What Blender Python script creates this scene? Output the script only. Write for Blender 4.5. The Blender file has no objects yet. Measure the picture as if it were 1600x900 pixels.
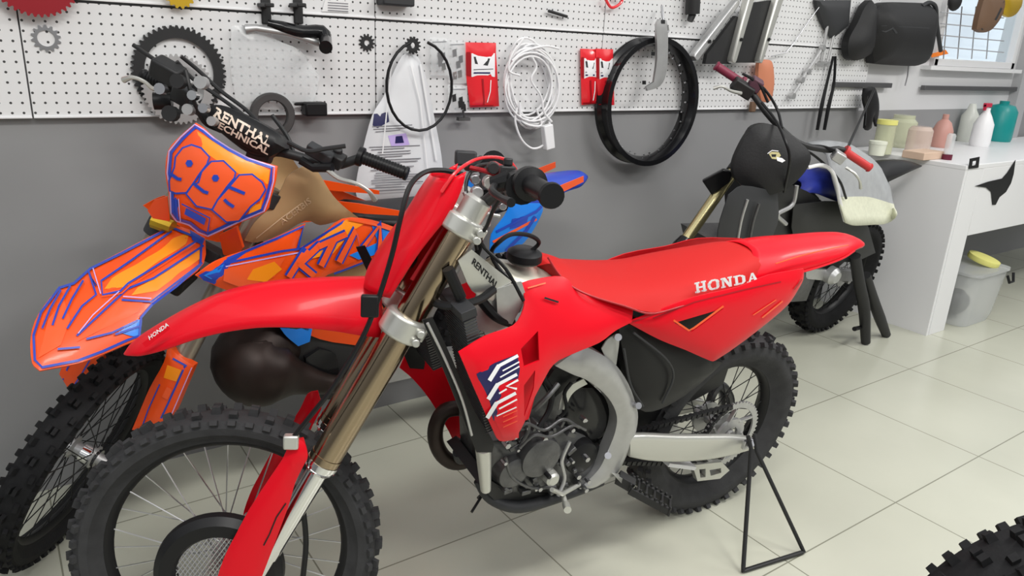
import bpy, bmesh, math, random
import numpy as np
from mathutils import Vector, Matrix
from mathutils.geometry import delaunay_2d_cdt, tessellate_polygon

# ------------------------------------------------------------------ camera, world, lights, exposure
F, PSI, TH, ROLL, CH = 1163.78, 0.618414, 0.318394, 0.04994486, 1.4447
S = bpy.context.scene
def cam_axes():
    c, s = math.cos, math.sin
    fwd = Vector((s(PSI)*c(TH), c(PSI)*c(TH), -s(TH)))
    right = Vector((c(PSI), -s(PSI), 0)); up = right.cross(fwd)
    r2 = c(ROLL)*right + s(ROLL)*up; u2 = -s(ROLL)*right + c(ROLL)*up
    return r2, u2, fwd
RX, UX, FX = cam_axes()
CO = Vector((0, 0, CH))
cd = bpy.data.cameras.new('camera'); cam = bpy.data.objects.new('camera', cd)
S.collection.objects.link(cam); S.camera = cam
cd.sensor_width = 36; cd.lens = F/1600*36; cd.clip_start = .02
M = Matrix((RX, UX, -FX)).transposed().to_4x4(); M.translation = CO; cam.matrix_world = M
def ray(px, py): return (RX*((px-800)/F) + UX*(-(py-450)/F) + FX)

S.view_settings.view_transform = 'Standard'; S.view_settings.look = 'None'
S.view_settings.gamma = 1; S.view_settings.use_curve_mapping = False
S.view_settings.exposure = -0.22
wd = bpy.data.worlds.new('world'); S.world = wd; wd.use_nodes = True
# the rest of the workshop and the daylight outside, as a procedural surround
wn = wd.node_tree; bg = wn.nodes['Background']; bg.inputs[1].default_value = WSTR = 1.0
def wnode(t, **k):
    n = wn.nodes.new(t)
    for a, v in k.items(): setattr(n, a, v)
    return n
def wmath(op, a, b=None):
    n = wnode('ShaderNodeMath', operation=op)
    for i, v in enumerate((a, b)):
        if v is None: continue
        if isinstance(v, (int, float)): n.inputs[i].default_value = v
        else: wn.links.new(v, n.inputs[i])
    return n.outputs[0]
wt = wnode('ShaderNodeTexCoord'); wsx = wnode('ShaderNodeSeparateXYZ'); wn.links.new(wt.outputs['Generated'], wsx.inputs[0])
wr = wnode('ShaderNodeValToRGB'); wn.links.new(wmath('ADD', wmath('MULTIPLY', wsx.outputs[2], .5), .5), wr.inputs[0])
for i, (p, c) in enumerate(((.0, (.22, .22, .20)), (.48, (.20, .20, .195)), (.58, (.30, .31, .32)), (.72, (.62, .64, .66)), (1.0, (.72, .74, .76)))):
    e = wr.color_ramp.elements[i] if i < 2 else wr.color_ramp.elements.new(p)
    e.position = p; e.color = (*c, 1)
# bright overhead strips, added to put streaks of light on the fork tubes
az = wmath('DIVIDE', wsx.outputs[0], wmath('MAXIMUM', wsx.outputs[2], .05)); st_ = wmath('LESS_THAN', wmath('ABSOLUTE', wmath('SUBTRACT', wmath('FRACT', wmath('MULTIPLY', az, .75)), .5)), .10)
st_ = wmath('MULTIPLY', st_, wmath('GREATER_THAN', wsx.outputs[2], .30))
wm = wnode('ShaderNodeMix', data_type='RGBA'); wn.links.new(st_, wm.inputs[0]); wn.links.new(wr.outputs[0], wm.inputs[6]); wm.inputs[7].default_value = (2.4, 2.4, 2.35, 1)
dy = wmath('MULTIPLY', wmath('GREATER_THAN', wsx.outputs[1], .35), wmath('LESS_THAN', wsx.outputs[2], .30))
wm2 = wnode('ShaderNodeMix', data_type='RGBA'); wn.links.new(dy, wm2.inputs[0]); wn.links.new(wm.outputs[2], wm2.inputs[6]); wm2.inputs[7].default_value = (1.15, 1.3, 1.45, 1)
wn.links.new(wm2.outputs[2], bg.inputs[0])
def area(name, loc, target, sx, sy, power, col=(1, .98, .94)):
    l = bpy.data.lights.new(name, 'AREA'); l.shape = 'RECTANGLE'; l.size = sx; l.size_y = sy
    l.energy = power; l.color = col
    o = bpy.data.objects.new(name, l); S.collection.objects.link(o); o.location = loc
    o.rotation_euler = (Vector(target)-Vector(loc)).to_track_quat('-Z', 'Y').to_euler(); return o
area('ceiling_panel_light', (0.3, .3, 2.9), (0.5, .9, 0), 1.2, .35, 40)
area('ceiling_panel_light', (2.6, .3, 2.9), (2.6, .7, 0), 1.2, .35, 46)
area('ceiling_panel_light', (4.9, .3, 2.9), (4.9, .7, 0), 1.2, .35, 40)
area('ceiling_panel_light', (1.5, -1.6, 2.9), (1.5, 0, 0), 1.2, .35, 30)

WY = 2.53   # plane of the back wall
# ------------------------------------------------------------------ materials
MATS = {}
def mat(name, col, rough=.5, metal=0, coat=0, spec=.5, trans=0, alpha=1, noise=0, nscale=20, bump=0, bscale=200, emit=0, ior=1.45):
    if name in MATS: return MATS[name]
    m = bpy.data.materials.new(name); m.use_nodes = True; nt = m.node_tree; b = nt.nodes['Principled BSDF']
    c4 = (*col, 1); b.inputs['Base Color'].default_value = c4
    b.inputs['Roughness'].default_value = rough; b.inputs['Metallic'].default_value = metal
    b.inputs['Coat Weight'].default_value = coat; b.inputs['Coat Roughness'].default_value = .08
    b.inputs['Specular IOR Level'].default_value = spec; b.inputs['Transmission Weight'].default_value = trans
    b.inputs['Alpha'].default_value = alpha; b.inputs['IOR'].default_value = ior
    m.diffuse_color = c4
    tc = nt.nodes.new('ShaderNodeTexCoord')
    if noise:
        n = nt.nodes.new('ShaderNodeTexNoise'); n.inputs['Scale'].default_value = nscale; n.inputs['Detail'].default_value = 4
        nt.links.new(tc.outputs['Object'], n.inputs['Vector'])
        r = nt.nodes.new('ShaderNodeMapRange'); r.inputs[3].default_value = 1-noise; r.inputs[4].default_value = 1+noise
        nt.links.new(n.outputs['Fac'], r.inputs[0])
        x = nt.nodes.new('ShaderNodeVectorMath'); x.operation = 'SCALE'; x.inputs[0].default_value = col
        nt.links.new(r.outputs[0], x.inputs['Scale']); nt.links.new(x.outputs[0], b.inputs['Base Color'])
    if bump:
        n = nt.nodes.new('ShaderNodeTexNoise'); n.inputs['Scale'].default_value = bscale
        nt.links.new(tc.outputs['Object'], n.inputs['Vector'])
        bp = nt.nodes.new('ShaderNodeBump'); bp.inputs['Strength'].default_value = bump; bp.inputs['Distance'].default_value = .002
        nt.links.new(n.outputs['Fac'], bp.inputs['Height']); nt.links.new(bp.outputs[0], b.inputs['Normal'])
    MATS[name] = m; return m
red = mat('red_plastic', (.72, .003, .014), .34, coat=.10, spec=.25)
seatred = mat('seat_vinyl', (.52, .015, .014), .6, spec=.2, bump=.15, bscale=600)
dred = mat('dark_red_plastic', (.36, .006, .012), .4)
orange = mat('orange_plastic', (.90, .085, .006), .34, coat=.15)
coral = mat('coral_graphic', (.92, .11, .022), .34, coat=.1)
yel = mat('amber_graphic', (1.0, .30, .008), .34, coat=.1)
blue = mat('blue_graphic', (.018, .06, .46), .34, coat=.1)
cyan = mat('sky_blue_graphic', (.01, .22, .80), .34, coat=.1)
lil = mat('lilac_graphic', (.55, .42, .80), .34, coat=.1)
navy = mat('navy_graphic', (.015, .014, .09), .35)
whiteg = mat('white_graphic', (.88, .88, .90), .4)
rubber = mat('tyre_rubber', (.010, .010, .011), .75, spec=.25, noise=.5, nscale=30, bump=.3, bscale=150)
rubber2 = mat('dusty_tyre_rubber', (.042, .042, .044), .8, spec=.3, noise=.45, nscale=22, bump=.3, bscale=150)
black = mat('black_plastic', (.008, .008, .009), .42, spec=.35)
gblack = mat('gloss_black', (.008, .008, .009), .18)
satin = mat('satin_black', (.016, .016, .017), .5, noise=.3)
dgrey = mat('dark_grey_plastic', (.028, .029, .032), .55)
steel = mat('steel', (.55, .55, .57), .28, metal=1)
chrome = mat('polished_chrome', (.8, .8, .8), .08, metal=1)
alu = mat('cast_aluminium', (.50, .50, .50), .42, metal=.75, noise=.12, nscale=40)
alud = mat('engine_casting', (.13, .13, .133), .38, metal=.7, noise=.35, nscale=45, bump=.35, bscale=90)
aluw = mat('brushed_pale_alloy', (.62, .62, .58), .36, metal=.7)
gold = mat('bronze_fork_tube', (.36, .28, .19), .17, metal=1)
goldl = mat('gold_fork_tube', (.60, .52, .28), .2, metal=.9)
beige = mat('tan_tank_plastic', (.42, .27, .13), .45, noise=.1, nscale=8)
cream = mat('titanium_tank', (.66, .65, .55), .35, metal=.35)
white = mat('white_laminate', (.74, .74, .75), .35)
whitep = mat('white_plastic', (.82, .82, .83), .35)
paper = mat('paper', (.8, .8, .8), .8)
exh = mat('burnt_exhaust_steel', (.028, .018, .015), .45, metal=.5, noise=.5, nscale=14)
brown = mat('rusty_brown', (.13, .065, .035), .6)
terra = mat('terracotta_rubber', (.60, .22, .12), .55)
purple = mat('wine_grip_rubber', (.20, .02, .05), .5)
redg = mat('red_rubber', (.5, .03, .03), .5)
fblue = mat('royal_blue_vinyl', (.02, .035, .30), .45)
cloth = mat('grey_cloth', (.33, .34, .35), .9, noise=.15, nscale=30, bump=.4, bscale=300)
cloth2 = mat('cream_fringe_cloth', (.60, .61, .48), .9, noise=.15, nscale=60)
bagf = mat('black_nylon', (.010, .010, .011), .6, bump=.3, bscale=120)
pbag = mat('white_carrier_bag', (.72, .73, .75), .35, noise=.08, nscale=12)
clear = mat('clear_film', (.85, .87, .88), .12, trans=.0, alpha=.30)
clear2 = mat('clear_box_plastic', (.75, .77, .78), .15, alpha=.42)
glassy = mat('jar_glass', (.66, .68, .48), .1, alpha=.6)
redp = mat('red_packet_film', (.78, .02, .03), .25, coat=.4)
teal = mat('teal_plastic', (.005, .26, .25), .35)
pink = mat('pink_plastic', (.52, .27, .23), .45)
tan = mat('tan_card', (.62, .45, .34), .7)
yellow = mat('yellow_lid', (.75, .72, .22), .45)
ochre = mat('gold_anodised', (.62, .40, .03), .35, metal=.6)
winer = mat('wine_red_anodised', (.30, .012, .02), .4, metal=.3)
brownl = mat('brown_leather', (.15, .085, .05), .6)
greyl = mat('grey_print', (.22, .22, .24), .6)

# ------------------------------------------------------------------ tagging, linking
COL = S.collection
def tag(o, label=None, cat=None, group=None, kind=None):
    if label: o['label'] = label
    if cat: o['category'] = cat
    if group: o['group'] = group
    if kind: o['kind'] = kind
    return o
def empty(name, M, label, cat, group=None):
    o = bpy.data.objects.new(name, None); COL.objects.link(o); o.matrix_world = M; o.empty_display_size = .1
    BASE[o.name] = M.copy()
    return tag(o, label, cat, group)
BASE = {}
# ------------------------------------------------------------------ mesh builder
def frame_of(d):
    d = Vector(d).normalized(); a = Vector((0, 0, 1)) if abs(d.z) < .9 else Vector((1, 0, 0))
    u = d.cross(a).normalized(); return u, d.cross(u).normalized(), d
class MB:
    def __init__(s): s.v = []; s.f = []; s.mi = []; s.cur = 0
    def add(s, vs, fs, mi=None):
        n = len(s.v); s.v += [Vector(p) for p in vs]; s.f += [tuple(i+n for i in f) for f in fs]
        s.mi += [s.cur if mi is None else mi]*len(fs); return s
    def box(s, c, sx, sy, sz, ax=None, mi=None):
        X, Y, Z = ax or (Vector((1, 0, 0)), Vector((0, 1, 0)), Vector((0, 0, 1))); c = Vector(c)
        vs = [c+X*sx/2*i+Y*sy/2*j+Z*sz/2*k for i in (-1, 1) for j in (-1, 1) for k in (-1, 1)]
        return s.add(vs, [(0, 1, 3, 2), (4, 6, 7, 5), (0, 4, 5, 1), (2, 3, 7, 6), (0, 2, 6, 4), (1, 5, 7, 3)], mi)
    def bar(s, a, b, w, h, up=(0, 0, 1), mi=None):
        a, b = Vector(a), Vector(b); d = (b-a); L = d.length; d.normalize(); U = Vector(up)
        y = U.cross(d)
        if y.length < 1e-4: y = Vector((0, 1, 0)).cross(d)
        y.normalize(); z = d.cross(y)
        return s.box((a+b)/2, L, w, h, (d, y, z), mi)
    def tube(s, pts, r, n=10, closed=False, mi=None, sm=0):
        P = [Vector(p) for p in pts]
        if sm: P, r = spline(P, sm, closed, r)
        R = r if isinstance(r, (list, tuple)) else [r]*len(P)
        N = len(P); vs = []; u = None
        for i, p in enumerate(P):
            if closed: d = P[(i+1) % N]-P[i-1]
            else: d = P[min(i+1, N-1)]-P[max(i-1, 0)]
            if d.length < 1e-9: d = Vector((0, 0, 1))
            d.normalize()
            if u is None: u = frame_of(d)[0]
            u = (u-d*u.dot(d));
            if u.length < 1e-6: u = frame_of(d)[0]
            u.normalize(); w = d.cross(u)
            vs += [p+(u*math.cos(2*math.pi*k/n)+w*math.sin(2*math.pi*k/n))*R[i] for k in range(n)]
        fs = []
        for i in range(N if closed else N-1):
            a = i*n; b = ((i+1) % N)*n
            fs += [(a+k, a+(k+1) % n, b+(k+1) % n, b+k) for k in range(n)]
        if not closed: fs += [tuple(range(n))[::-1], tuple((N-1)*n+k for k in range(n))]
        return s.add(vs, fs, mi)
    def cyl(s, a, b, r0, r1=None, n=20, mi=None): return s.tube([a, b], [r0, r0 if r1 is None else r1], n, mi=mi)
    def lathe(s, c, axis, prof, n=32, mi=None):
        # prof: list of (radius, height along axis); closed loop if first == last
        u, w, d = frame_of(axis); c = Vector(c); m = len(prof); vs = []
        for k in range(n):
            a = 2*math.pi*k/n; e = u*math.cos(a)+w*math.sin(a)
            vs += [c+e*r+d*h for r, h in prof]
        fs = []
        for k in range(n):
            a = k*m; b = ((k+1) % n)*m
            fs += [(a+j, a+j+1, b+j+1, b+j) for j in range(m-1)]
        return s.add(vs, fs, mi)
    def prism(s, pts, ext, mi=None):
        P = [Vector(p) for p in pts]; e = Vector(ext); n = len(P)
        tr = tessellate_polygon([P])
        fs = [tuple(t) for t in tr]+[tuple(i+n for i in t[::-1]) for t in tr]+[(i, (i+1) % n, (i+1) % n+n, i+n) for i in range(n)]
        return s.add(P+[p+e for p in P], fs, mi)
    def grid(s, rows, closed=False, mi=None, caps=False):
        m = len(rows[0]); vs = [p for r in rows for p in r]; fs = []
        for i in range(len(rows)-1):
            for j in range(m if closed else m-1):
                fs.append((i*m+j, i*m+(j+1) % m, (i+1)*m+(j+1) % m, (i+1)*m+j))
        if caps: fs += [tuple(range(m))[::-1], tuple((len(rows)-1)*m+k for k in range(m))]
        return s.add(vs, fs, mi)
    def gear(s, c, axis, r, rin, t, teeth, th=.006, mi=None, up=None):
        u, w, d = frame_of(axis); c = Vector(c); n = teeth*4; ro = []; 
        for k in range(n):
            a = 2*math.pi*k/n; q = r+(th if k % 4 in (1, 2) else 0)
            ro.append((u*math.cos(a)+w*math.sin(a))*q)
        ri = [(u*math.cos(2*math.pi*k/n)+w*math.sin(2*math.pi*k/n))*rin for k in range(n)]
        vs = [c+p-d*t/2 for p in ro]+[c+p-d*t/2 for p in ri]+[c+p+d*t/2 for p in ro]+[c+p+d*t/2 for p in ri]
        fs = []
        for k in range(n):
            j = (k+1) % n
            fs += [(k, j, n+j, n+k), (2*n+k, 3*n+k, 3*n+j, 2*n+j), (k, 2*n+k, 2*n+j, j), (n+k, n+j, 3*n+j, 3*n+k)]
        return s.add(vs, fs, mi)
    def sphere(s, c, r, n=12, mi=None, sc=(1, 1, 1)):
        m = n//2; prof = []; c = Vector(c); rows = []
        for i in range(m+1):
            a = math.pi*i/m; rows.append([c+Vector((r*math.sin(a)*math.cos(2*math.pi*k/n)*sc[0], r*math.sin(a)*math.sin(2*math.pi*k/n)*sc[1], r*math.cos(a)*sc[2])) for k in range(n)])
        return s.grid(rows, True, mi)
    def mirror(s):
        q = MB(); q.v = [Vector((p.x, -p.y, p.z)) for p in s.v]; q.f = [f[::-1] for f in s.f]; q.mi = list(s.mi); return q
    def xf(s, M): s.v = [M @ p for p in s.v]; return s
    def join(s, o, mi=None):
        n = len(s.v); s.v += o.v; s.f += [tuple(i+n for i in f) for f in o.f]; s.mi += (o.mi if mi is None else [mi]*len(o.f)); return s
    def build(s, name, mats, parent=None, smooth=35, bevel=0, solid=0, label=None, cat=None, group=None, kind=None, M=None):
        if not isinstance(mats, (list, tuple)): mats = [mats]
        vs = s.v; o = bpy.data.objects.new(name, bpy.data.meshes.new(name)); me = o.data
        if parent is None and M is None:
            lo = Vector([min(p[i] for p in vs) for i in range(3)]); hi = Vector([max(p[i] for p in vs) for i in range(3)])
            org = Vector(((lo.x+hi.x)/2, (lo.y+hi.y)/2, lo.z)); vs = [p-org for p in vs]; o.location = org
        me.from_pydata([tuple(p) for p in vs], [], s.f)
        for m in mats: me.materials.append(m)
        me.polygons.foreach_set('material_index', [min(i, len(mats)-1) for i in s.mi])
        bm = bmesh.new(); bm.from_mesh(me); bmesh.ops.recalc_face_normals(bm, faces=bm.faces); bm.to_mesh(me); bm.free()
        me.polygons.foreach_set('use_smooth', [True]*len(me.polygons)); me.set_sharp_from_angle(angle=math.radians(smooth)); me.update()
        COL.objects.link(o)
        if parent: o.parent = parent
        if M is not None: o.matrix_local = M
        if solid:
            md = o.modifiers.new('solidify', 'SOLIDIFY'); md.thickness = solid; md.offset = -1
        if bevel:
            md = o.modifiers.new('bevel', 'BEVEL'); md.width = bevel; md.segments = 2; md.limit_method = 'ANGLE'; md.angle_limit = .6
        return tag(o, label, cat, group, kind)
def spline(P, k, closed=False, r=None):
    out = []; N = len(P); rr = []; R = r if isinstance(r, (list, tuple)) else None
    rng = range(N if closed else N-1)
    for i in rng:
        p0 = P[(i-1) % N] if closed or i > 0 else P[0]*2-P[1]
        p1 = P[i]; p2 = P[(i+1) % N]; p3 = P[(i+2) % N] if closed or i+2 < N else P[-1]*2-P[-2]
        for j in range(k):
            t = j/k
            out.append(.5*((2*p1)+(-p0+p2)*t+(2*p0-5*p1+4*p2-p3)*t*t+(-p0+3*p1-3*p2+p3)*t**3))
            if R: rr.append(R[i]*(1-t)+R[(i+1) % N]*t)
    if not closed:
        out.append(P[-1])
        if R: rr.append(R[-1])
    return out, (rr if R else r)
def smooth_outline(P, k=3, corner=50):
    # Catmull-Rom through the outline, keeping sharp corners
    N = len(P); out = []; sharp = []
    for i in range(N):
        a = P[i]-P[i-1]; b = P[(i+1) % N]-P[i]
        sharp.append(a.length < 1e-9 or b.length < 1e-9 or math.degrees(a.angle(b)) > corner)
    for i in range(N):
        p1, p2 = P[i], P[(i+1) % N]
        t1 = (p2-p1) if sharp[i] else (p2-P[i-1])*.5
        t2 = (p2-p1) if sharp[(i+1) % N] else (P[(i+2) % N]-p1)*.5
        L = (p2-p1).length
        if t1.length > 1.3*L: t1 = t1*(1.3*L/t1.length)
        if t2.length > 1.3*L: t2 = t2*(1.3*L/t2.length)
        for j in range(k):
            t = j/k; h = (2*t**3-3*t**2+1, t**3-2*t**2+t, -2*t**3+3*t**2, t**3-t**2)
            out.append(p1*h[0]+t1*h[1]+p2*h[2]+t2*h[3])
    return out

# ------------------------------------------------------------------ frames and planes: a photo point read off on a known surface
class Frame:
    def __init__(s, M, O=None): s.M = M; s.Mi = M.inverted(); s.O = O or Matrix.Identity(4)
    def pick(s, px, py, p0, n):
        o = s.Mi @ CO; d = (s.Mi.to_3x3() @ ray(px, py)); n = Vector(n)
        return o+d*((Vector(p0)-o).dot(n)/d.dot(n))
    def y(s, px, py, yy): return s.O @ s.pick(px, py, (0, yy, 0), (0, 1, 0))
    def x(s, px, py, xx): return s.O @ s.pick(px, py, (xx, 0, 0), (1, 0, 0))
class Plane:
    def __init__(s, fr, p0, n, u):
        s.fr = fr; s.p0 = Vector(p0); s.n = Vector(n).normalized(); u = Vector(u); s.u = (u-s.n*u.dot(s.n)).normalized(); s.w = s.n.cross(s.u)
    def pk(s, px, py, h=0):
        q = s.fr.pick(px, py, s.p0+s.n*h, s.n)-s.p0; return Vector((q.dot(s.u), q.dot(s.w)))
    def to3(s, a, b, h=0): return s.fr.O @ (s.p0+s.u*a+s.w*b+s.n*h)
def inpoly(x, y, P):
    c = False; n = len(P); j = n-1
    for i in range(n):
        xi, yi = P[i]; xj, yj = P[j]
        if (yi > y) != (yj > y) and x < (xj-xi)*(y-yi)/(yj-yi)+xi: c = not c
        j = i
    return c
def cdt(loops, step):
    vs = []; ed = []
    for L in loops:
        n0 = len(vs); m = len(L); vs += [Vector(p) for p in L]; ed += [(n0+i, n0+(i+1) % m) for i in range(m)]
    out = loops[0]; xs = [p[0] for p in out]; ys = [p[1] for p in out]
    segs = np.array([[*L[i], *L[(i+1) % len(L)]] for L in loops for i in range(len(L))])
    x = min(xs)+step/2; 
    while x < max(xs):
        y = min(ys)+step/2
        while y < max(ys):
            if inpoly(x, y, out) and not any(inpoly(x, y, h) for h in loops[1:]) and segdist(x, y, segs) > step*.45: vs.append(Vector((x, y)))
            y += step
        x += step
    r = delaunay_2d_cdt(vs, ed, [], 0, 1e-7)
    V = [(p.x, p.y) for p in r[0]]; T = []
    for f in r[2]:
        cx = sum(V[i][0] for i in f)/3; cy = sum(V[i][1] for i in f)/3
        if inpoly(cx, cy, out) and not any(inpoly(cx, cy, h) for h in loops[1:]): T.append(tuple(f))
    return V, T
def segdist(x, y, segs):
    a = segs[:, :2]; d = segs[:, 2:]-a; p = np.array([x, y]); L = (d*d).sum(1)+1e-12
    t = np.clip(((p-a)*d).sum(1)/L, 0, 1); return float(np.sqrt(((a+d*t[:, None]-p)**2).sum(1)).min())
class Panel:
    """curved shell whose outline is read off the photo on a plane; each outline point has its own height off the plane"""
    def __init__(s, pl, out, extra=(), holes=(), bulge=.008, fall=.03, thick=.003, step=.014, smooth=3, corner=50, h=0):
        s.pl = pl; s.bulge = bulge; s.fall = fall; s.thick = thick; s.step = step; s.q = None
        g = lambda q: (q[0], q[1], q[2] if len(q) > 2 else h)
        out = [g(q) for q in out]; ctl = out+[g(q) for q in extra]
        s.C = np.array([[*pl.pk(q[0], q[1], q[2]), q[2]] for q in ctl])
        L = [pl.pk(*q) for q in out]
        s.loops = [[tuple(p) for p in (smooth_outline(L, smooth, corner) if smooth else L)]]
        for hl in holes: s.loops.append([tuple(pl.pk(*g(q))) for q in hl])
        s.segs = np.array([[*L[i], *L[(i+1) % len(L)]] for L in s.loops[:1] for i in range(len(L))])
        s.mb = MB(); s.lay = 0
        V, T = cdt(s.loops, step)
        n = len(V); top = [pl.to3(a, b, s.H(a, b)) for a, b in V]
        bot = [pl.to3(a, b, s.H0(a, b)+s.bulge*.9*(1-math.exp(-s.D(a, b)/s.fall))-thick) for a, b in V]
        cnt = {}
        for t in T:
            for i in range(3):
                e = (t[i], t[(i+1) % 3]); cnt[e] = 1
        rim = [(a, b, b+n, a+n) for (a, b) in cnt if (b, a) not in cnt]
        s.mb.add(top+bot, T+[tuple(i+n for i in t[::-1]) for t in T]+rim, 0)
    def D(s, a, b): return segdist(a, b, s.segs)
    def H0(s, a, b):
        if s.q is None:
            C = s.C; s.m = C[:, :2].mean(0); x, y = (C[:, 0]-s.m[0]), (C[:, 1]-s.m[1])
            if len(C) >= 8 and np.ptp(C[:, 2]) > 1e-6: A = np.stack([x*0+1, x, y, x*x, x*y, y*y], 1); W = np.eye(6)*1e-5; s.q = np.linalg.solve(A.T @ A+W, A.T @ C[:, 2])
            else: s.q = np.array([C[:, 2].mean(), 0, 0, 0, 0, 0])
        x, y = a-s.m[0], b-s.m[1]; q = s.q; return float(q[0]+q[1]*x+q[2]*y+q[3]*x*x+q[4]*x*y+q[5]*y*y)
    def H(s, a, b): return s.H0(a, b)+s.bulge*(1-math.exp(-s.D(a, b)/s.fall))
    def at(s, px, py):
        h = s.C[:, 2].mean()
        for _ in range(4): a, b = s.pl.pk(px, py, h); h = s.H(a, b)
        return (a, b)
    def decal(s, pts, mi, step=None, smooth=0):
        s.lay += 1; L = [s.at(*p) for p in pts]
        if smooth: L = [tuple(p) for p in smooth_outline([Vector(p) for p in L], smooth)]
        V, T = cdt([L], step or s.step)
        s.mb.add([s.pl.to3(a, b, s.H(a, b)+.0006+.00035*s.lay) for a, b in V], T, mi); return s
    def line(s, pts, w, mi, close=False):
        """a stripe w pixels wide along a photo polyline"""
        P = [Vector(p) for p in pts]; n = len(P); Lf = []; Rt = []
        for i in range(n):
            a = P[i-1] if (i > 0 or close) else P[i]; b = P[(i+1) % n] if (i < n-1 or close) else P[i]
            d = (b-a).normalized(); nn = Vector((-d.y, d.x))*w/2; Lf.append(P[i]+nn); Rt.append(P[i]-nn)
        s.lay += 1
        for i in range(n if close else n-1):
            j = (i+1) % n; q = [Lf[i], Lf[j], Rt[j], Rt[i]]; K = max(1, int((P[j]-P[i]).length/14)); vs = []; fs = []
            for k in range(K+1):
                t = k/K
                for e, f in ((q[0], q[1]), (q[3], q[2])):
                    p = e*(1-t)+f*t; a, b = s.at(p.x, p.y); vs.append(s.pl.to3(a, b, s.H(a, b)+.0006+.00035*s.lay))
            fs = [(2*k, 2*k+2, 2*k+3, 2*k+1) for k in range(K)]
            s.mb.add(vs, fs, mi)
        return s
    def text(s, txt, o, ux, uy, mi, offset=0, shear=0, font=None):
        """letters: o = photo position of the baseline start, ux = full text width vector, uy = cap height vector (pixels)"""
        s.lay += 1; V, T = letters(txt, offset, shear)
        P = []
        for x, y in V:
            q = Vector(o)+Vector(ux)*x+Vector(uy)*y; a, b = s.at(q.x, q.y); P.append(s.pl.to3(a, b, s.H(a, b)+.0006+.00035*s.lay))
        s.mb.add(P, T, mi); return s
    def build(s, name, mats, parent=None, **k): return s.mb.build(name, mats, parent, **k)
def letters(txt, offset=0, shear=0):
    c = bpy.data.curves.new('t', 'FONT'); c.body = txt; c.offset = offset; c.shear = shear; c.resolution_u = 2; c.fill_mode = 'FRONT'
    o = bpy.data.objects.new('t', c); COL.objects.link(o); bpy.context.view_layer.update()
    me = bpy.data.meshes.new_from_object(o); me.calc_loop_triangles()
    V = [(v.co.x, v.co.y) for v in me.vertices]; T = [tuple(t.vertices) for t in me.loop_triangles]
    if offset:
        c.offset = 0; bpy.context.view_layer.update(); m2 = bpy.data.meshes.new_from_object(o); N0 = [(v.co.x, v.co.y) for v in m2.vertices]
    else: N0 = V
    bpy.data.objects.remove(o); bpy.data.curves.remove(c); bpy.data.meshes.remove(me)
    x0 = min(v[0] for v in N0); x1 = max(v[0] for v in N0); y0 = min(v[1] for v in N0); y1 = max(v[1] for v in N0)
    V = [((x-x0)/(x1-x0), (y-y0)/(y1-y0)) for x, y in V]
    return V, T
WF = Frame(Matrix.Identity(4))
def WP(depth): return Plane(WF, (0, WY-depth, 0), (0, -1, 0), (1, 0, 0))
def wy(px, py, depth=0): return WF.pick(px, py, (0, WY-depth, 0), (0, 1, 0))
def wz(px, py, z=0): return WF.pick(px, py, (0, 0, z), (0, 0, 1))
# ------------------------------------------------------------------ the room
def tile_floor():
    m = bpy.data.materials.new('cream_tiles'); m.use_nodes = True; nt = m.node_tree; b = nt.nodes['Principled BSDF']; L = nt.links.new
    g = nt.nodes.new('ShaderNodeNewGeometry'); sx = nt.nodes.new('ShaderNodeSeparateXYZ'); L(g.outputs['Position'], sx.inputs[0])
    def math_(op, a, bb=None):
        n = nt.nodes.new('ShaderNodeMath'); n.operation = op
        for i, v in enumerate((a, bb)):
            if v is None: continue
            if isinstance(v, (int, float)): n.inputs[i].default_value = v
            else: L(v, n.inputs[i])
        return n.outputs[0]
    def gap(out, off):
        q = math_('FRACT', math_('DIVIDE', math_('SUBTRACT', out, off), .6)); return math_('MINIMUM', q, math_('SUBTRACT', 1.0, q))
    d = math_('MINIMUM', gap(sx.outputs[0], 3.6011), gap(sx.outputs[1], 1.6298))
    j = math_('LESS_THAN', d, .0038)
    n = nt.nodes.new('ShaderNodeTexNoise'); n.inputs['Scale'].default_value = 1.3; n.inputs['Detail'].default_value = 5; L(g.outputs['Position'], n.inputs['Vector'])
    r = nt.nodes.new('ShaderNodeValToRGB'); L(n.outputs['Fac'], r.inputs[0])
    r.color_ramp.elements[0].position = .3; r.color_ramp.elements[0].color = (.455, .458, .38, 1)
    r.color_ramp.elements[1].position = .7; r.color_ramp.elements[1].color = (.525, .528, .44, 1)
    x = nt.nodes.new('ShaderNodeMix'); x.data_type = 'RGBA'; L(j, x.inputs[0]); L(r.outputs[0], x.inputs[6]); x.inputs[7].default_value = (.22, .22, .17, 1)
    L(x.outputs[2], b.inputs['Base Color']); b.inputs['Roughness'].default_value = .22; b.inputs['Specular IOR Level'].default_value = .45
    return m
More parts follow.
